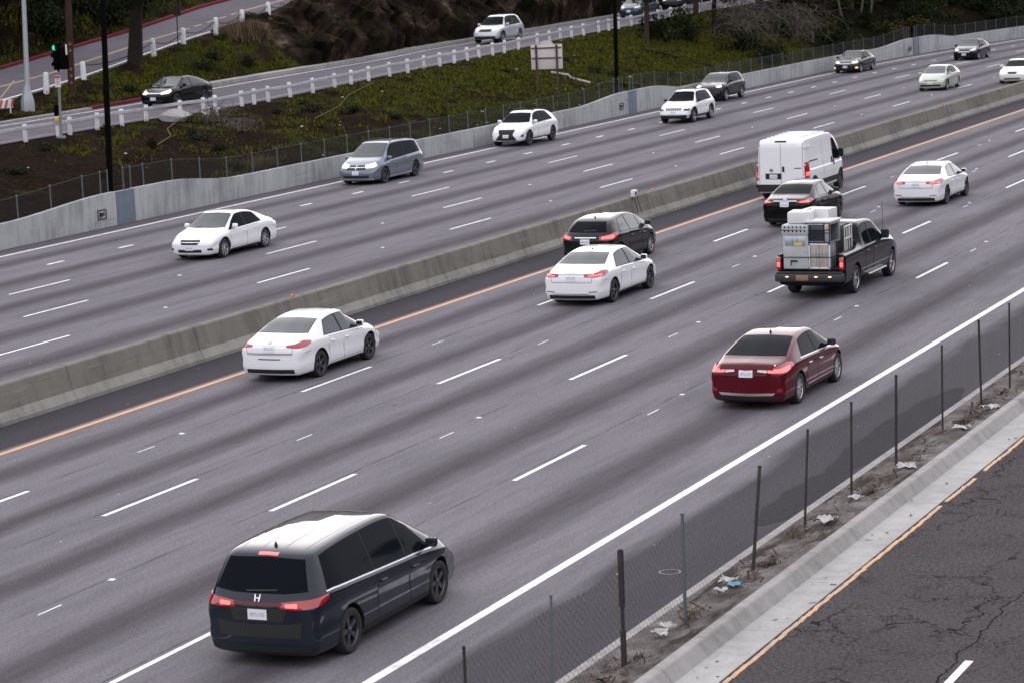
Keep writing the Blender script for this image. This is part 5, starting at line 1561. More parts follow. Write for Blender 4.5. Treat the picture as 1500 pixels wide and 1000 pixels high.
for (a, b) in zip(near[:-1], near[1:]):
    for k in range(6):
        u = k / 6
        sag = .10 * 4 * u * (1 - u)
        pts.append((lerp(a[0][0], b[0][0], u) - .04, lerp(a[0][1], b[0][1], u), lerp(a[1][0], b[1][0], u), lerp(a[1][1], b[1][1], u) - .16 - sag))
for p in pts: mb.v += [(p[0] + random.uniform(-.02, .02), p[1], .17), (p[0] + random.uniform(-.03, .03), p[2], p[3])]
for j in range(len(pts) - 1): mb.f.append((2 * j, 2 * j + 2, 2 * j + 3, 2 * j + 1)); mb.m.append(0)
obj('wire_mesh', mb.mesh('wire_mesh'), M['near_mesh'], nf)
# litter caught in the dirt strip
def crumple(name, label, x, y, z, s_, mat, seed, flat=.35):
    r = random.Random(seed); bm = bmesh.new()
    bmesh.ops.create_grid(bm, x_segments=5, y_segments=5, size=.5)
    for v_ in bm.verts:
        v_.co.x = v_.co.x * s_ + r.uniform(-.12, .12) * s_; v_.co.y = v_.co.y * s_ * 1.3 + r.uniform(-.12, .12) * s_; v_.co.z = r.uniform(0, flat) * s_
    me = bpy.data.meshes.new(name); bm.to_mesh(me); bm.free()
    o = obj(name, me, mat, None, (x, y, z)); o.rotation_euler = (0, 0, r.uniform(0, 6)); 
    sd_ = o.modifiers.new('thick', 'SOLIDIFY'); sd_.thickness = .004
    return tag(o, label, 'litter', 'litter on the dirt strip')
M['paper'] = simple('crumpled_paper', (.44, .43, .42), .9, 0, .1, .5, 14); M['blue_wrap'] = simple('blue_wrapper', (.12, .26, .34), .5, 0, .4, .3, 9); M['bark'] = simple('brown_scrap', (.05, .033, .025), .9, 0, .2, .5, 9)
for (px, py, s_, mat, nm, lab, sd_) in (
        (-13.98, 39.55, .26, 'paper', 'paper_scrap', 'white crumpled paper beside the blue wrapper at the fence foot', 1), (-13.82, 39.35, .20, 'blue_wrap', 'wrapper', 'blue torn wrapper on the dirt strip by the fence', 2),
        (-13.90, 38.95, .16, 'paper', 'paper_scrap', 'white scrap just nearer than the blue wrapper', 3), (-13.95, 36.75, .18, 'paper', 'paper_scrap', 'white scrap lying at the foot of the straight grey post', 4),
        (-13.93, 36.3, .22, 'paper', 'plastic_bag', 'pale plastic bag in the dirt near the thick two-part rusty post', 5), (-13.75, 44.05, .30, 'paper', 'paper_scrap', 'flat white paper at the foot of a leaning post beyond the blue wrapper', 6),
        (-13.80, 46.0, .20, 'paper', 'paper_scrap', 'pale paper in dark leaves below the red sedan', 7), (-13.66, 48.9, .26, 'paper', 'paper_scrap', 'crumpled pale paper against the foot of a fence post beside the shoulder patch', 8),
        (-13.62, 52.9, .26, 'paper', 'plastic_bag', 'white plastic bag wrapped round the foot of a far post', 9), (-13.58, 55.2, .30, 'paper', 'paper_scrap', 'white litter under the farthest posts at the right edge', 10)):
    crumple(nm, lab, px, py, .16, s_, M[mat], sd_)
mb = MB()
rr = random.Random(5)
for k in range(1500):                                                   # leaves, twigs and grit drifted along the fence
    y = rr.uniform(28, 66); x = rr.gauss(-13.8, .16); x = min(-13.33, max(-14.38, x)); s_ = rr.uniform(.015, .055); a = rr.uniform(0, 6.28)
    if math.sin(y * 1.9) + math.sin(y * .83) < rr.uniform(-1.6, 1.2): continue
    z = lerp(.05, .19, (x - X_EDGE - .13) / 1.0) + .035
    d = Vector((math.cos(a), math.sin(a), rr.uniform(-.2, .5))) * s_ * rr.choice((1, 1, 2.6)); t_ = Vector((-math.sin(a), math.cos(a), rr.uniform(-.3, .3))) * s_ * .5
    p = Vector((x, y, z)); mb.quad(p - d - t_, p + d - t_, p + d + t_, p - d + t_)
tag(mb.build('leaf_litter', M['bark']), kind='stuff')
mb = MB()
for k in range(60):
    y = rr.uniform(28, 66); x = rr.uniform(X_KERB + .36, X_YEL - .12); s_ = rr.uniform(.008, .03); z = .018
    p = Vector((x, y, z)); a = rr.uniform(0, 6.28); d = Vector((math.cos(a), math.sin(a), 0)) * s_ * rr.choice((1, 1, 2)); t_ = Vector((-math.sin(a), math.cos(a), .3)) * s_ * .6
    mb.quad(p - d - t_, p + d - t_, p + d + t_, p - d + t_)
tag(mb.build('gutter_debris', M['bark']), kind='stuff')
for (x, y, lab) in ((-15.35, 40.6, 'pale painted ring on the near shoulder beside the leaning post'), (-14.95, 44.9, 'pale painted ring on the near shoulder farther from the camera')):
    mb = MB(); n_ = 28
    for i in range(n_):
        a = 2 * math.pi * i / n_; b = 2 * math.pi * (i + 1) / n_
        mb.quad((.15 * math.cos(a), .15 * math.sin(a), 0), (.19 * math.cos(a), .19 * math.sin(a), 0), (.19 * math.cos(b), .19 * math.sin(b), 0), (.15 * math.cos(b), .15 * math.sin(b), 0))
    tag(mb.build('painted_ring', simple('pink_paint', (.17, .145, .15), .8), None, (x, y, .005)), kind='structure')

# ------------------------------------------------------------------ on the hillside: guard rail, bollards, poles, signs
gr = empty('guard_rail', (-66.8, 120, 0), 'low white guard rail on short white posts along the ramp', 'guard rail')
gy = [82.0, 85.0, 88.2, 91.0, 94.0, 97.0, 99.77, 102.3, 103.3, 105.52, 107.61, 109.85, 113.0, 115.13, 116.4, 119.02, 120.21, 121.73, 124.16, 126.58, 129.17, 131.11, 133.26, 135.82, 138.09, 140.35, 142.47, 144.45, 146.29, 148.07, 149.98, 151.83, 153.93, 156.96, 158.85, 160.77, 162.62, 164.62, 167.26, 169.24, 171.13, 173.4, 176, 178.6, 181.2, 184, 187, 190, 193]
for y in gy:
    z = RLz(y) - .02; mb = MB()
    mb.bbox((0, 0, .38), (.16, .15, .86), .02, 0, Matrix.Rotation(random.uniform(-.06, .06), 3, 'X') @ Matrix.Rotation(random.uniform(-.04, .04), 3, 'Y'))
    mb.build('post', M['white_post'], gr, (-.02 + random.uniform(-.04, .04), y - 120, z - .05), 40)
mb = MB(); b0 = None
pr = [(.13, .50), (.15, .52), (.15, .58), (.15, .64), (.13, .66)]
for j, y in enumerate(frange(80, 193, 1.6)):
    for (dx, dz) in pr: mb.v.append((dx + .02, y - 120, RLz(y) + dz + .02 * math.sin(y * .9)))
    if j:
        for i in range(4): a = (j - 1) * 5 + i; mb.f.append((a, a + 5, a + 6, a + 1)); mb.m.append(0)
o = obj('rail', mb.mesh('rail'), M['rail_paint'], gr)
sd_ = o.modifiers.new('thick', 'SOLIDIFY'); sd_.thickness = .02
bm = bmesh.new(); bmesh.ops.create_icosphere(bm, subdivisions=3, radius=1); rl = random.Random(8)
cuts_ = [(Vector((rl.gauss(0, 1), rl.gauss(0, 1), rl.gauss(0, .6))).normalized(), rl.uniform(.45, .8)) for _ in range(12)]
for v_ in bm.verts:
    p = v_.co.copy()
    for n_, d in cuts_:
        e = p.dot(n_) - d
        if e > 0: p -= n_ * e
    v_.co = Vector((p.x * .7, p.y * 1.9, p.z * .55))
me = bpy.data.meshes.new('concrete_lump'); bm.to_mesh(me); bm.free(); finish(me, 14)
tag(obj('concrete_lump', me, M['kerb'], None, (-66.35, 111.9, 2.52)), 'pale broken concrete lump under the white rail below the black ramp sedan', 'rubble')
o = crumple('white_bag', 'white bag lying on the dirt bank right of the concrete lump', -65.9, 114.3, 2.42, .75, M['paper'], 31, .6); o['group'] = ''; del o['group']
# bollards and chains
bl = [(-79.45, 117.3), (-79.45, 120.82), (-79.42, 124.45), (-79.45, 128.1), (-79.4, 131.76), (-79.4, 135.07), (-79.4, 138.84), (-79.4, 142.05), (-79.4, 145.32), (-79.4, 148.61)]
bm_ = MB(); bm_.lathe([(.15, -.1), (.145, .75), (.13, .98), (.10, 1.04), (.001, 1.06)], 12)
bme = bm_.mesh('bollard', 45); bme.materials.append(M['white_post'])
for i, (x, y) in enumerate(bl):
    if i in (0, 3): continue
    o = obj('bollard', bme, None, None, (x, y, hill_z(x, y) - .03)); o.rotation_euler = (random.uniform(-.04, .04), random.uniform(-.05, .05), 0)
    tag(o, 'white wooden bollard in the chained row along the upper road', 'bollard', 'white bollards along the upper road')
for i, (a, b) in enumerate(zip(bl[2:-1], bl[3:])):
    if i == 0: a, b = bl[2], bl[4]
    elif i == 1: continue
    A = Vector((a[0], a[1], hill_z(*a) + .82)); B = Vector((b[0], b[1], hill_z(*b) + .82))
    pts = [A.lerp(B, t_) - Vector((0, 0, .34 * 4 * t_ * (1 - t_))) for t_ in np.linspace(0, 1, 13)]
    mb = MB(); mb.tube(pts, .028, 6)
    tag(mb.build('chain', M['rust_post'], None, None, 50), 'sagging dark chain slung between two white bollards', 'chain', 'chains between the white bollards')
# pale street lamp, utility pole
def up_tube(mb, h, r, n=12, base=(0, 0, 0), lean=Vector((0, 0, 0))):
    mb.tube([Vector(base) + (UP + lean) * (h * k / 3) for k in range(4)], r if isinstance(r, list) else [r] * 4, n)
o = empty('street_lamp', (-76.0, 113.84, hill_z(-76.0, 113.84) - .05), 'pale grey street lamp with a flared base at the left edge', 'lamp post')
mb = MB(); up_tube(mb, 9.0, [.14, .125, .11, .09]); obj('shaft', mb.mesh('shaft', 50), simple('galvanised_shaft', (.34, .37, .38), .5, .3), o)
mb = MB(); mb.lathe([(.34, 0), (.34, .55), (.30, .70), (.16, 1.25), (.14, 1.4)], 8); obj('flared_base', mb.mesh('flared_base', 30), bpy.data.materials['galvanised_shaft'], o)
mb = MB(); mb.tube([UP * 8.9, UP * 9.4 + Vector((1.2, 0, 0)), UP * 9.5 + Vector((2.2, 0, 0))], .05, 8); mb.bbox(tuple(UP * 9.48 + Vector((2.5, 0, 0))), (.7, .3, .14), .05); obj('lamp_arm', mb.mesh('lamp_arm', 50), bpy.data.materials['galvanised_shaft'], o)
o = empty('street_lamp', (-77.3, 174.6, hill_z(-77.3, 174.6) - .1), 'thin pale lamp post behind the silver sport utility on the ramp', 'lamp post')
mb = MB(); up_tube(mb, 9.0, [.11, .10, .09, .07]); obj('shaft', mb.mesh('shaft', 50), bpy.data.materials['galvanised_shaft'], o)
mb = MB(); mb.tube([UP * 8.9, UP * 9.5 + Vector((2.2, 0, 0))], .05, 8); obj('lamp_arm', mb.mesh('lamp_arm', 50), bpy.data.materials['galvanised_shaft'], o)
M['wood'] = simple('creosoted_wood', (.040, .020, .013), .85, 0, .2, .5, 2.0)
o = empty('utility_pole', (-77.5, 120.2, hill_z(-77.5, 120.2) - .1), 'brown wooden utility pole with rusty bands on the dirt triangle', 'pole')
mb = MB(); up_tube(mb, 12, [.19, .175, .16, .14]); obj('shaft', mb.mesh('shaft', 50), M['wood'], o)
mb = MB()
for z in (.75, 1.1, 1.45, 2.4, 2.75): mb.bbox(tuple(UP * z + Vector((.10, -.16, 0))), (.12, .06, .14), .01)
obj('marker_tags', mb.mesh('marker_tags'), simple('rusty_tag', (.22, .09, .05), .8), o)
mb = MB(); mb.bbox(tuple(UP * 11.4), (2.4, .12, .14), .01); obj('crossarm', mb.mesh('crossarm'), M['wood'], o)
# traffic signal
o = empty('traffic_signal', (-66.35, 101.8, hill_z(-66.35, 101.8) - .1), 'black traffic signal showing green on a grey post with a small red and white sign', 'traffic light')
mb = MB(); up_tube(mb, 3.05, [.065, .06, .06, .055], 10); obj('post', mb.mesh('post', 50), simple('grey_post', (.20, .21, .21), .6, .2), o)
mb = MB(); mb.bbox((0, 0, .10), (.32, .32, .24), .03); obj('base', mb.mesh('base', 40), bpy.data.materials['grey_post'], o)
hd = MB(); hc = UP * 3.72; fx = Vector((-.30, -.95, 0)).normalized(); fr = Vector((.95, -.30, 0)).normalized()
rotm = Matrix((fr, -fx, Vector((0, 0, 1)))).transposed()
hd.bbox(tuple(hc), (.36, .30, 1.20), .04, 0, rotm); hd.bbox(tuple(hc + fr * .42 + Vector((0, .0, -.08))), (.30, .30, 1.0), .04, 0, rotm)
for k in range(3):
    cc = hc + Vector((0, 0, .38 - .38 * k)) + fx * .15
    n_ = 12
    for i in range(n_ - 3):
        a = R_(-35) + 2 * math.pi * i / n_ * .86; b = R_(-35) + 2 * math.pi * (i + 1) / n_ * .86
        p = [cc + fr * (.16 * math.cos(t_)) + Vector((0, 0, .16 * math.sin(t_))) for t_ in (a, b)]
        hd.quad(p[0], p[1], p[1] + fx * .12, p[0] + fx * .12)
hd.tube([UP * 3.0, UP * 3.3], .05, 8)
head = obj('signal_head', hd.mesh('signal_head', 40), M['pole_black'], o)
mb = MB()
cc = hc + Vector((0, 0, .38)) + fx * .162
ring = [cc + fr * (.115 * math.cos(t_)) + Vector((0, 0, .115 * math.sin(t_))) for t_ in np.linspace(0, 2 * math.pi, 17)[:-1]]
mb.add(ring, [tuple(range(16))]); mb.add([p - fx * .02 for p in ring], [tuple(range(16))])
mb.tube([cc - fx * .02, cc + fx * .05], [.125, .11], 12)
obj('green_lens', mb.mesh('green_lens'), simple('green_signal', (.02, .25, .16), .2, 0, .5, .2, 9, 0, (.04, .6, .32), .55), head)
mb = MB(); mb.bbox(tuple(hc + fr * .60 + Vector((0, 0, .28))), (.05, .08, .45), .01); obj('side_plate', mb.mesh('side_plate'), M['white_enamel'], head)
sg = MB(); sc_ = UP * 2.62 + Vector((0, -.09, 0)); sg.bbox(tuple(sc_), (.30, .02, .52), .008); s_o = obj('sign', sg.mesh('sign'), M['white_enamel'], o)
mb = MB(); mb.bbox(tuple(sc_ + Vector((0, -.012, .19))), (.28, .012, .11), .003)
for k in range(3): mb.bbox(tuple(sc_ + Vector((0, -.012, .07 - .09 * k))), (.20, .012, .03), .003)
obj('sign_print', mb.mesh('sign_print'), simple('red_print', (.42, .05, .07), .6), s_o)
mb = MB(); mb.bbox(tuple(UP * .95 + Vector((-.12, -.08, 0))), (.16, .14, .22), .03); obj('push_button', mb.mesh('push_button', 40), simple('yellow_box', (.62, .42, .04), .5), o)
mb = MB(); mb.bbox(tuple(UP * 1.35 + Vector((-.17, 0, 0))), (.22, .2, .5), .04); obj('control_box', mb.mesh('control_box', 40), M['pole_black'], o)
# thin post with a sign seen edge-on, striped barricade, leaning bar
o = empty('post_sign', (-79.2, 134.1, hill_z(-79.2, 134.1) - .1), 'thin dark post with a small plain sign beside the chained bollards', 'sign')
mb = MB(); up_tube(mb, 2.6, .035, 8); obj('post', mb.mesh('post', 50), M['rust_post'], o)
mb = MB(); mb.bbox(tuple(UP * 2.3 + Vector((0, .05, 0))), (.46, .03, .6), .01); obj('panel', mb.mesh('panel'), M['plastic'], o)
o = empty('barricade', (-76.3, 112.0, hill_z(-76.3, 112.0) - .02), 'red and white striped barricade at the left edge of the picture', 'barricade', None, (0, 0, R_(40)))
mb = MB(); mb.bbox((0, 0, .55), (1.1, .05, .42), .01); bb = obj('board', mb.mesh('board'), M['white_enamel'], o)
mb = MB()
for k in range(4):
    x = -.42 + k * .27
    mb.add([(x, -.029, .36), (x + .12, -.029, .36), (x + .24, -.029, .74), (x + .12, -.029, .74)], [(0, 1, 2, 3)])
obj('stripes', mb.mesh('stripes'), bpy.data.materials['red_print'], bb)
mb = MB()
for sx in (-.42, .42):
    for q in (-.22, .22): mb.tube([(sx, q, 0), (sx, 0, .72)], .02, 6)
obj('legs', mb.mesh('legs'), M['white_enamel'], o)
mb = MB(); mb.tube([(-78.2, 113.9, hill_z(-78.2, 113.9)), (-77.6, 115.2, hill_z(-78.2, 113.9) + 1.35)], .045, 8)
tag(mb.build('gate_bar', simple('faded_yellow_bar', (.42, .36, .20), .7)), 'faded yellow bar slanting up beside the pale street lamp', 'bar')
# roadside sign seen from behind
o = empty('roadside_sign', (-59.5, 141.0, hill_z(-59.5, 141.0)), 'pale back of a roadside sign on two brown posts on the green bank', 'sign', None, (0, 0, R_(14)))
mb = MB()
for sx in (-.58, .58): mb.bbox((sx, -.08, 1.25), (.11, .09, 3.1), .01)
for z in (2.05, 2.62): mb.bbox((0, -.045, z), (1.7, .05, .07), .01)
obj('posts', mb.mesh('posts'), simple('weathered_post', (.075, .05, .042), .85, 0, .2, .4, 3), o)
mb = MB(); mb.bbox((0, 0, 2.12), (1.78, .04, 1.38), .01)
mb.lathe([(.001, -.018), (.42, -.018), (.42, .018), (.001, .018)], 24, 'z'); q = 24 * 4; mb.v[-q:] = [(p[0], p[2], 2.72 + p[1] * .75) for p in mb.v[-q:]]
obj('panel', mb.mesh('panel', 40), simple('sign_back', (.60, .55, .54), .6, 0, .3, .12, 3), o)
# ------------------------------------------------------------------ vegetation
def leaf_mat(name, lo, hi, rough=.6):
    t = NT(name)
    p = t.pos(); n = t.noise(p, 1.1, 4); g = t.noise(p, 9.0, 3)
    t.base(t.mix(t.math('ADD', t.math('MULTIPLY', n, .6), t.math('MULTIPLY', g, .5), clamp=True), lo, hi), rough, 0, .06)
    return t.mat
M['leaf_dark'] = leaf_mat('dark_leaves', (.0035, .006, .0025), (.018, .026, .009))
M['leaf_olive'] = leaf_mat('olive_leaves', (.018, .018, .004), (.065, .060, .015))
M['leaf_green'] = leaf_mat('green_leaves', (.008, .014, .003), (.034, .050, .010))
M['leaf_dry'] = leaf_mat('dry_stems', (.07, .05, .03), (.20, .15, .09), .9)
M['grass'] = leaf_mat('grass_blades', (.008, .011, .002), (.125, .128, .018), .9)
M['bark_dark'] = simple('dark_bark', (.016, .012, .010), .9, 0, .2, .5, 4)
M['bark_pale'] = simple('pale_bark', (.11, .095, .08), .85, 0, .2, .5, 3)
M['bark_mid'] = simple('brown_bark', (.045, .033, .026), .9, 0, .2, .5, 4)
def leaf_mesh(name, clumps, per, size, rg, droop=.2):
    """many small leaf faces; clumps: (centre, radii)"""
    V = []
    for c, r in clumps:
        n = int(per * (r[0] * r[1] * r[2]) ** (2 / 3) + 12)
        d = rg.normal(size=(n, 3)); d /= np.linalg.norm(d, axis=1)[:, None]
        rad = rg.uniform(.45, 1.0, n) ** .5
        P_ = np.array(c) + d * rad[:, None] * np.array(r)
        a = rg.normal(size=(n, 3)) + d * .8; a[:, 2] -= droop; a /= np.linalg.norm(a, axis=1)[:, None]
        b = np.cross(a, rg.normal(size=(n, 3))); b /= np.linalg.norm(b, axis=1)[:, None] + 1e-9
        s_ = rg.uniform(.6, 1.4, n)[:, None] * size
        V.append(np.stack([P_, P_ + a * s_ * .5 + b * s_ * .28, P_ + a * s_, P_ + a * s_ * .5 - b * s_ * .28], 1).reshape(-1, 3))
    V = np.concatenate(V); nq = len(V) // 4
    me = bpy.data.meshes.new(name)
    me.vertices.add(len(V)); me.vertices.foreach_set('co', V.ravel())
    me.loops.add(nq * 4); me.loops.foreach_set('vertex_index', np.arange(nq * 4, dtype=np.int32))
    me.polygons.add(nq); me.polygons.foreach_set('loop_start', np.arange(0, nq * 4, 4, dtype=np.int32))
    me.polygons.foreach_set('loop_total', np.full(nq, 4, dtype=np.int32))
    me.update(); me.validate()
    return me
def shrub_mesh(seed, rx, rz, n=9, size=.16, per=420):
    rg = np.random.default_rng(seed); cl = []
    for i in range(n):
        a = rg.uniform(0, 6.28); q = rg.uniform(.1, .8) * rx
        cl.append(((q * math.cos(a), q * math.sin(a), rz * rg.uniform(.25, .8)), (rx * rg.uniform(.28, .5), rx * rg.uniform(.28, .5), rz * rg.uniform(.22, .42))))
    return leaf_mesh('foliage', cl, per, size, rg)
def stems_mesh(seed, rx, rz, n=9):
    r = random.Random(seed); mb = MB()
    for i in range(n):
        a = r.uniform(0, 6.28); q = r.uniform(.2, .75) * rx
        mb.tube([(0, 0, -.15), (q * .4 * math.cos(a), q * .4 * math.sin(a), rz * .4), (q * math.cos(a), q * math.sin(a), rz * r.uniform(.6, .9))], [.03, .02, .008], 5)
    return mb.mesh('stems', 60)
shr = []
for i in range(5):
    shr.append((shrub_mesh(40 + i, 1.0, 1.0, 10 + i), stems_mesh(60 + i, 1.0, 1.0)))
_mv = {}
def with_mat(me, mat):
    k = (me.name, mat.name)
    if k not in _mv:
        c = me.copy(); c.materials.clear(); c.materials.append(mat); _mv[k] = c
    return _mv[k]
def shrub(x, y, rx, rz, kind, label, group=None, z=None, name='shrub'):
    i = random.randrange(5)
    o = empty(name, (x, y, (hill_z(x, y) if z is None else z) - .05), label, 'shrub', group, (0, 0, random.uniform(0, 6.28)))
    a = obj('foliage', with_mat(shr[i][0], M[kind]), None, o); b = obj('stems', with_mat(shr[i][1], M['bark_mid']), None, o)
    for q in (a, b): q.scale = (rx, rx * random.uniform(.85, 1.15), rz)
    return o
def tree(x, y, h, r0, crown, label, bark, leaf, seed, group=None, name='tree', fork=2, lean=(0, 0), crown_h=.55, nclump=16, base=None, bare=0):
    r = random.Random(seed); rg = np.random.default_rng(seed)
    o = empty(name, (x, y, (hill_z(x, y) if base is None else base) - .15), label, 'tree', group)
    mb = MB(); top = Vector((lean[0], lean[1], h * .62)); tips = []
    mid = top * .5 + Vector((r.uniform(-.2, .2), r.uniform(-.2, .2), 0))
    mb.tube([(0, 0, -.2), (0, 0, .15), mid * .5, mid, top * .8, top], [r0 * 1.5, r0 * 1.15, r0, r0 * .85, r0 * .7, r0 * .55], 10)
    for k in range(5 + fork):
        t_ = r.uniform(.45, 1.0); p0 = mid.lerp(top, (t_ - .45) / .55) if t_ > .45 else mid
        a = k * 2.4 + r.uniform(-.4, .4); L = crown * r.uniform(.6, 1.0)
        p1 = p0 + Vector((math.cos(a) * L * .5, math.sin(a) * L * .5, h * .10)); p2 = p0 + Vector((math.cos(a) * L, math.sin(a) * L, h * r.uniform(.12, .30)))
        mb.tube([p0, p1, p2], [r0 * .42, r0 * .26, r0 * .08], 6); tips += [p1, p2]
    obj('trunk', mb.mesh('trunk', 60), bark, o)
    if not bare:
        cl = []
        for k in range(nclump):
            b = tips[k % len(tips)] + Vector((r.gauss(0, crown * .22), r.gauss(0, crown * .22), r.gauss(.3, h * .06)))
            s_ = crown * r.uniform(.20, .40)
            cl.append((tuple(b), (s_, s_, s_ * r.uniform(.55, .85))))
        obj('crown', leaf_mesh('crown', cl, 300, .22, rg, .4), leaf, o)
    return o
# dark trunk between the two roads and its crown above
tree(-79.1, 129.2, 9.5, .40, 3.4, 'dark forked tree with a thick trunk at the edge of the upper road', M['bark_dark'], M['leaf_dark'], 3, lean=(.5, .4), nclump=22)
# wood beyond the end of the guard rail and behind the wall fence
GT = 'dark trees beyond the far end of the ramp'
wood = [(-63.2, 166.6, 8.5, .15, 2.6, 'leaf_dark'), (-63.8, 168.5, 8, .12, 2.4, 'leaf_olive'), (-62.5, 178, 7.5, .20, 2.8, 'leaf_dark'), (-61.0, 186, 8.5, .22, 3.0, 'leaf_dark'), (-64.0, 192, 9, .26, 3.4, 'leaf_dark'),
        (-60.0, 195, 8, .20, 3.0, 'leaf_dark'), (-62.0, 209, 9, .24, 3.2, 'leaf_dark'), (-58.8, 216, 8, .22, 3.0, 'leaf_dark'), (-60.5, 228, 8, .24, 3.2, 'leaf_dark'), (-57.0, 236, 8, .22, 3.0, 'leaf_olive'),
        (-58.0, 248, 9, .25, 3.4, 'leaf_dark'), (-54.0, 256, 8, .22, 3.0, 'leaf_dark'), (-55.5, 270, 9, .25, 3.4, 'leaf_dark'), (-51.0, 276, 8, .22, 3.2, 'leaf_dark'), (-66.5, 200, 10, .26, 3.6, 'leaf_dark'),
        (-66, 216, 10, .26, 3.6, 'leaf_dark'), (-63, 238, 10, .26, 3.6, 'leaf_dark'), (-60, 262, 10, .26, 3.6, 'leaf_dark'), (-66, 184, 9, .2, 3.0, 'leaf_dark')]
for i, (x, y, h_, r0, cr_, lf) in enumerate(wood):
    tree(x, y, h_, r0, cr_, 'dark tree in the shaded wood behind the wall fence at the upper right', M['bark_dark'] if i % 3 else M['bark_mid'], M[lf], 100 + i, GT, lean=(random.uniform(-.5, .5), random.uniform(-.5, .5)))
for i, (x, y) in enumerate(((-60.2, 201.0), (-59.9, 204.6), (-59.6, 206.2))):
    tree(x, y, 8, .085, 1.8, ('slender pale trunk leaning left against the dark wood', 'slender pale trunk with a crooked stem, middle of the pale trio', 'slender pale trunk on the right of the pale trio')[i], M['bark_pale'], M['leaf_dark'], 150 + i, lean=((-1.0, -.8, 0), (.35, .2, 0), (.1, .5, 0))[i][:2], nclump=8)
# shrubs and ivy on the bank
SB = [(-63.6, 169.3, 1.5, 1.7, 'leaf_dark', 'big dark shrub round the twin trunks at the end of the green bank', None), (-62.6, 172.6, 1.2, 1.2, 'leaf_dark', 'rounded dark shrub lower on the green bank beside the twin-trunk shrub', None),
      (-60.5, 174.5, 1.1, 1.1, 'leaf_olive', 'yellow-green shrub just above the fence behind the dark sport utility', None)]
for a in SB: shrub(*a[:6], a[6])
rs = random.Random(12)
for i in range(80):
    y = rs.uniform(172, 285); u = rs.random(); x = lerp(-57.6, -66.5, u) + bend(y) * (1 if u < .4 else .85)
    k = rs.choice(('leaf_dark', 'leaf_dark', 'leaf_dark', 'leaf_green', 'leaf_olive'))
    shrub(x, y, rs.uniform(.9, 1.7), rs.uniform(.8, 1.7), k, {'leaf_dark': 'dark ivy-like shrub in the wood behind the wall fence', 'leaf_green': 'green shrub among the darker ones behind the wall fence', 'leaf_olive': 'yellowish shrub among the dark ones behind the wall fence'}[k], {'leaf_dark': 'dark shrubs behind the wall fence', 'leaf_green': 'green shrubs behind the wall fence', 'leaf_olive': 'yellowish shrubs behind the wall fence'}[k])
for i in range(48):                                                       # dark growth on the cut above the ramp and beyond the upper road
    y = rs.uniform(104, 148); x = rs.uniform(-93, -87.6)
    shrub(x, y, rs.uniform(.9, 1.9), rs.uniform(1.0, 2.4), 'leaf_dark', 'dark bush beyond the red kerb of the upper road', 'dark bushes beyond the upper road')
for i in range(9):
    y = rs.uniform(104, 150); x = rs.uniform(-95, -91)
    tree(x, y, rs.uniform(7, 10), .24, 3.2, 'dark tree beyond the upper road at the upper left', M['bark_dark'] if i % 2 else M['bark_mid'], M['leaf_dark'], 200 + i, 'dark trees beyond the upper road')
for i in range(26):
    y = rs.uniform(122, 182); u = rs.uniform(.1, .95); x = lerp(-75.0, -79.2, u)
    k = rs.choice(('leaf_dark', 'leaf_green', 'leaf_dark'))
    shrub(x, y, rs.uniform(.35, .8), rs.uniform(.3, .7), k, {'leaf_dark': 'small dark bush on the cut between the ramp and the upper road', 'leaf_green': 'small green bush on the cut between the ramp and the upper road'}[k], {'leaf_dark': 'dark bushes on the cut', 'leaf_green': 'green bushes on the cut'}[k])
for i in range(44):
    y = rs.uniform(90, 165); x = rs.uniform(-66, -58)
    shrub(x, y, rs.uniform(.25, .6), rs.uniform(.2, .45), 'leaf_dark' if y < 125 or rs.random() < .4 else 'leaf_green', 'low weedy bush on the dirt bank below the guard rail', 'weedy bushes on the dirt bank')
# twiggy dead brush: hanging frond-like stems
def brush(x, y, w_, h_, n, label, seed, mat='bark_pale', group=None):
    r = random.Random(seed); mb = MB()
    for i in range(n):                                         # each stem wanders, forks and droops
        p = Vector((r.gauss(0, w_ * .42), r.gauss(0, w_ * .42), h_ * r.uniform(.2, 1.0))); d = Vector((r.gauss(0, 1), r.gauss(0, 1), r.uniform(-.9, .7))).normalized()
        pts = [p]; L = h_ * r.uniform(.12, .3)
        for k in range(4):
            d = (d + Vector((r.gauss(0, .5), r.gauss(0, .5), r.gauss(-.22, .4)))).normalized(); q = pts[-1] + d * L
            q.z = max(q.z, .03); pts.append(q)
        w0 = r.uniform(.008, .024)
        mb.tube(pts, [w0, w0 * .9, w0 * .7, w0 * .5, w0 * .25], 4)
    mb.tube([(0, 0, -.1), (0, 0, h_ * .95)], [.12, .07], 7)
    o = tag(mb.build('dead_brush', M[mat], None, (x, y, hill_z(x, y) - .05)), label, 'dead brush', group)
    return o
brush(-60.6, 178.4, 2.0, 3.2, 260, 'tangle of grey dead stems behind the fence, left of two', 5)
brush(-59.6, 187.5, 2.0, 2.8, 240, 'tangle of grey dead stems behind the fence, right of two', 6)
brush(-65.0, 112.8, 1.1, .8, 150, 'grey dead twigs heaped on the bank under the concrete lump', 7)
brush(-62.8, 111.5, 1.2, .6, 130, 'grey dead twigs heaped lower on the bank near the fence', 8)
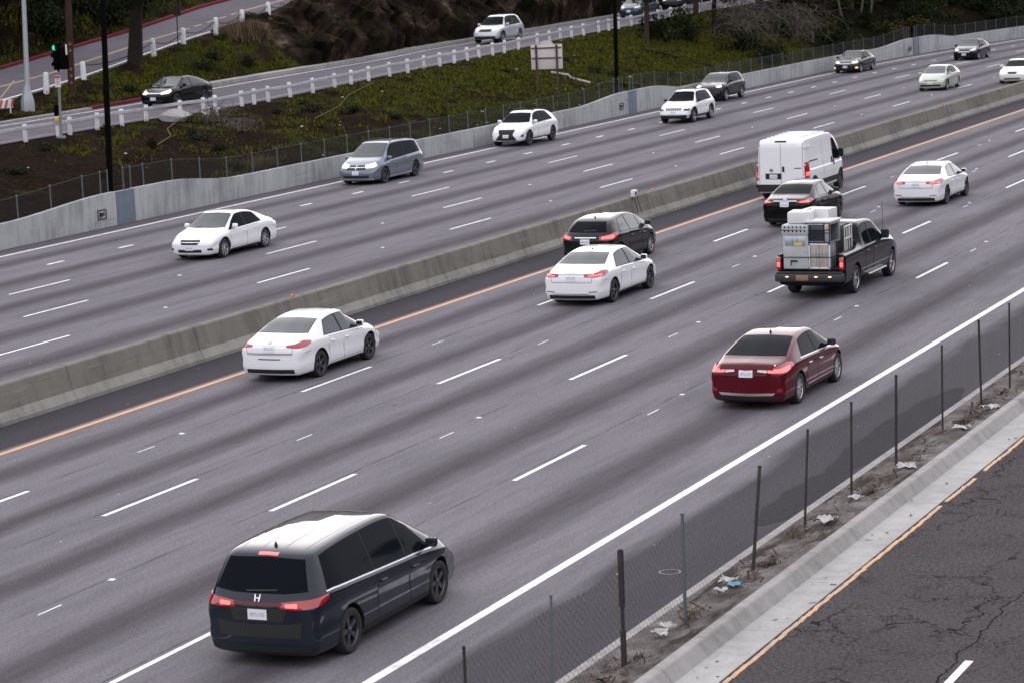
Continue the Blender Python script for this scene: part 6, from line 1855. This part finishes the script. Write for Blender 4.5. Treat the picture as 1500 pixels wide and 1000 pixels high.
# dry tan grass tuft and grass cover
def blades(pts, h_, name, mat, rg, w_=.02, lean=.5, kind='stuff'):
    n = len(pts); pts = np.array(pts)
    hh = h_ * rg.uniform(.5, 1.3, n); a = rg.uniform(0, 6.28, n); q = rg.uniform(.1, lean, n) * hh
    tip = pts + np.stack([np.cos(a) * q, np.sin(a) * q, hh], 1); s_ = np.stack([-np.sin(a), np.cos(a), np.zeros(n)], 1) * (w_ * rg.uniform(.6, 1.5, n))[:, None]
    V = np.stack([pts - s_, pts + s_, tip], 1).reshape(-1, 3)
    me = bpy.data.meshes.new(name); me.vertices.add(3 * n); me.vertices.foreach_set('co', V.ravel())
    me.loops.add(3 * n); me.loops.foreach_set('vertex_index', np.arange(3 * n, dtype=np.int32))
    me.polygons.add(n); me.polygons.foreach_set('loop_start', np.arange(0, 3 * n, 3, dtype=np.int32)); me.polygons.foreach_set('loop_total', np.full(n, 3, dtype=np.int32))
    me.update(); me.validate()
    return obj(name, me, mat)
rg = np.random.default_rng(21)
def gmask(x, y):
    v_ = .5 + .5 * vnoise(x * .45, y * .35) + .25 * vnoise(x * 1.3 + 4, y * 1.1)
    return v_
pts = []
while len(pts) < 70000:
    y = rg.uniform(96, 200); x = rg.uniform(-66.4, -57.0)
    d = np.interp(y, [96, 118, 136, 150, 172, 200], [.08, .12, .42, .80, .80, .2])
    if gmask(x, y) * .9 + d - .55 < rg.uniform(0, .75): continue
    pts.append((x + bend(y) * .8, y, hill_z(x + bend(y) * .8, y) - .03))
for _ in range(1500):                                                     # denser clumps standing out of the cover
    y = rg.uniform(104, 196); x = rg.uniform(-66.4, -57.0) + bend(y) * .8
    if rg.uniform(0, 1) > np.interp(y, [104, 122, 140, 160, 190], [.15, .3, .8, 1, .6]): continue
    z = hill_z(x, y); q = rg.uniform(.12, .38)
    pts += [(x + rg.normal(0, q), y + rg.normal(0, q), z + rg.uniform(-.03, .14)) for _ in range(34)]
tag(blades(pts, .15, 'bank_grass', M['grass'], rg, .035, .9), kind='stuff')
pts = []
while len(pts) < 22000:
    y = rg.uniform(112, 170); x = rg.uniform(-79.8, -74.9)
    d = np.interp(y, [112, 124, 135, 143, 170], [.1, .5, .9, .55, .25])
    if gmask(x, y) * .8 + d - .5 < rg.uniform(0, .8): continue
    pts.append((x, y, hill_z(x, y) - .03))
tag(blades(pts, .17, 'cut_grass', M['grass'], rg, .035, .9), kind='stuff')
pts = []
while len(pts) < 3500:
    y = rg.uniform(108, 150); x = rg.uniform(-91, -86.5)
    if gmask(x, y) < rg.uniform(.2, 1): continue
    pts.append((x, y, hill_z(x, y) - .03))
tag(blades(pts, .28, 'verge_grass', M['grass'], rg, .035, .7), kind='stuff')
cx, cy = -78.3, 140.2
pts = [(cx + rg.normal(0, .45), cy + rg.normal(0, .8), hill_z(cx, cy) - .4 + rg.uniform(0, .5)) for _ in range(1500)]
tag(blades(pts, .95, 'dry_grass', M['leaf_dry'], rg, .02, .9), 'tall tan dry grass tuft below the bollards', 'grass tuft')
cx, cy = -58.0, 104.6
pts = [(cx + rg.normal(0, .3), cy + rg.normal(0, .5), hill_z(cx, cy) - .2) for _ in range(700)]
tag(blades(pts, .5, 'dry_weed', M['leaf_dry'], rg, .02, .9), 'rounded tan dry weed behind the wall fence left of the silver minivan', 'dry weed')
# boulders of the rock cut
rk = random.Random(9)
def boulder(x, y, z, s_, seed, label, group):
    r = random.Random(seed); bm = bmesh.new(); bmesh.ops.create_icosphere(bm, subdivisions=3, radius=1)
    cuts = [(Vector((r.gauss(0, 1), r.gauss(0, 1), r.gauss(0, .7))).normalized(), r.uniform(.55, .9)) for _ in range(12)]
    for v_ in bm.verts:
        p = v_.co.copy()
        for n_, d in cuts:
            e = p.dot(n_) - d
            if e > 0: p -= n_ * e
        v_.co = Vector((p.x * s_[0], p.y * s_[1], p.z * s_[2])) * (1 + .06 * vnoise(p.x * 5 + seed, p.y * 5 + p.z * 3))
    me = bpy.data.meshes.new('boulder'); bm.to_mesh(me); bm.free(); finish(me, 14)
    o = obj('boulder', me, M['rock'], None, (x, y, z)); o.rotation_euler = (r.uniform(-.3, .3), r.uniform(-.3, .3), r.uniform(0, 6))
    return tag(o, label, 'boulder', group)
# fractured cliff: each block of the face is a tilted plane of its own depth
rg2 = np.random.default_rng(17)
cells = []
for _ in range(330):
    cells.append((rg2.uniform(138, 194), rg2.uniform(-.2, 1.25), rg2.uniform(0, 1.0), rg2.normal(0, .28), rg2.normal(0, .30)))
cells = np.array(cells)
ysr = frange(139, 193, .13); nu_ = 46
mb = MB()
for y in ysr:
    c = hill_cols(y); k0, k1 = np.array(c[6]), np.array(c[9]) + np.array((-.1, .25))
    env = smooth(y, 139, 144) * (1 - smooth(y, 187, 193))
    for j in range(nu_ + 1):
        u = j / nu_; base = k0 * (1 - u) + k1 * u
        yy = y + .35 * vnoise(y * .9, u * 9); uu_ = u + .05 * vnoise(y * 1.7 + 5, u * 12)
        d = ((cells[:, 0] - yy) / 1.0) ** 2 + ((cells[:, 1] - uu_) / .32) ** 2
        q = cells[int(np.argmin(d))]
        h_ = q[2] * 1.9 + q[3] * (yy - q[0]) + q[4] * (uu_ - q[1]) * 4 + .10 * vnoise(y * 4.1, u * 30) + .05 * vnoise(y * 9.3 + 2, u * 61)
        h_ = max(-.2, h_) * env * smooth(u, -.02, .14) * (1 - smooth(u, .86, 1.02))
        mb.v.append((base[0] + h_ * .75 - .12, y, base[1] + h_ * .62 - .10 + .15 * env * math.sin(u * 3.14)))
for i in range(len(ysr) - 1):
    for j in range(nu_):
        a_ = i * (nu_ + 1) + j; mb.f.append((a_, a_ + 1, a_ + nu_ + 2, a_ + nu_ + 1)); mb.m.append(0)
tag(mb.build('rock_face', M['rock'], smooth_ang=22), kind='structure')
for i in range(20):
    y = rs.uniform(142, 188); u = rs.uniform(.25, 1.0); x = lerp(-75.0, -79.4, u)
    shrub(x, y, rs.uniform(.4, .9), rs.uniform(.4, .9), rs.choice(('leaf_dark', 'leaf_dark', 'leaf_olive')), 'scrubby bush growing out of the rock face above the ramp', 'bushes on the rock face', hill_z(x, y) + .35)
for i in range(14):
    y = rk.uniform(143, 188); x = rk.uniform(-75.6, -75.0); q = rk.uniform(.18, .5)
    boulder(x, y, hill_z(x, y) + q * .2, (q * .9, q * rk.uniform(1, 1.5), q * .8), 300 + i, 'brown loose rock at the foot of the rock face by the ramp kerb', 'loose rocks below the rock face')
for i in range(12):
    y = rk.uniform(104, 150); x = rk.uniform(-92, -87.5); q = rk.uniform(.5, 1.2)
    boulder(x, y, hill_z(x, y), (q * .8, q, q * .9), 400 + i, 'dark boulder among bushes beyond the upper road', 'boulders beyond the upper road')
for i in range(10):
    y = rk.uniform(106, 122); x = rk.uniform(-77.5, -75); q = rk.uniform(.15, .4)
    boulder(x, y, hill_z(x, y), (q, q * 1.4, q * .6), 430 + i, 'low stone on the dirt triangle behind the black ramp sedan', 'stones on the dirt triangle')
# scattered scraps on the bank, pipes and boards
mb = MB()
for k in range(110):
    y = rk.uniform(92, 185); x = rk.uniform(-66, -57.2) if rk.random() < .7 else rk.uniform(-79, -75)
    s_ = rk.uniform(.02, .075); p = Vector((x, y, hill_z(x, y) + .12)); a = rk.uniform(0, 6.28)
    d = Vector((math.cos(a), math.sin(a), rk.uniform(-.3, .3))) * s_ * rk.choice((1, 1, 2)); t_ = Vector((-math.sin(a), math.cos(a), rk.uniform(.2, .9))) * s_ * .6
    mb.quad(p - d - t_, p + d - t_, p + d + t_, p - d + t_)
tag(mb.build('bank_litter', M['paper']), kind='stuff')
def lying(name, a, b, r, mat, label, cat):
    A = Vector((a[0], a[1], hill_z(*a) + .16)); B = Vector((b[0], b[1], hill_z(*b) + .16)); mb = MB()
    mb.tube([A, A.lerp(B, .3) + Vector((.35, 0, .03)), A.lerp(B, .6) + Vector((-.2, 0, .03)), B], r, 6); return tag(mb.build(name, mat, None, None, 50), label, cat)
lying('hose', (-62.2, 103.0), (-65.6, 110.8), .022, M['leaf_dry'], 'tan hose lying up the dirt bank right of the black light pole', 'hose')
lying('hose', (-62.0, 117.5), (-65.9, 132.0), .02, M['leaf_dry'], 'long tan hose lying along the bank below the guard rail', 'hose')
lying('pipe', (-61.8, 147.0), (-59.6, 147.6), .07, M['paper'], 'white pipe lying on the green bank near the second light pole', 'pipe')
lying('board', (-59.2, 149.0), (-58.2, 152.0), .10, M['bark_mid'], 'brown board lying on the bank just above the fence', 'board')
lying('fallen_branch', (-62.5, 163.5), (-58.6, 166.5), .08, M['bark_dark'], 'dark fallen branch slanting down the green bank to the fence', 'branch')

for i, (x, y) in enumerate(((-13.75, 35.0), (-13.9, 37.6), (-13.7, 40.9), (-13.95, 43.0), (-13.65, 46.6), (-13.8, 49.6), (-13.7, 53.6))):
    n_ = 90
    pts = [(rg.normal(0, .07), rg.normal(0, .13), 0) for _ in range(n_)]
    o = blades(pts, .10, 'dry_weed', M['leaf_dry'] if i % 2 else M['bark_mid'], rg, .008, 1.6)
    o.location = (x, y, .12)
    tag(o, 'small dead weed tuft in the dirt at the foot of the rusty fence', 'weed', 'dead weeds on the dirt strip')
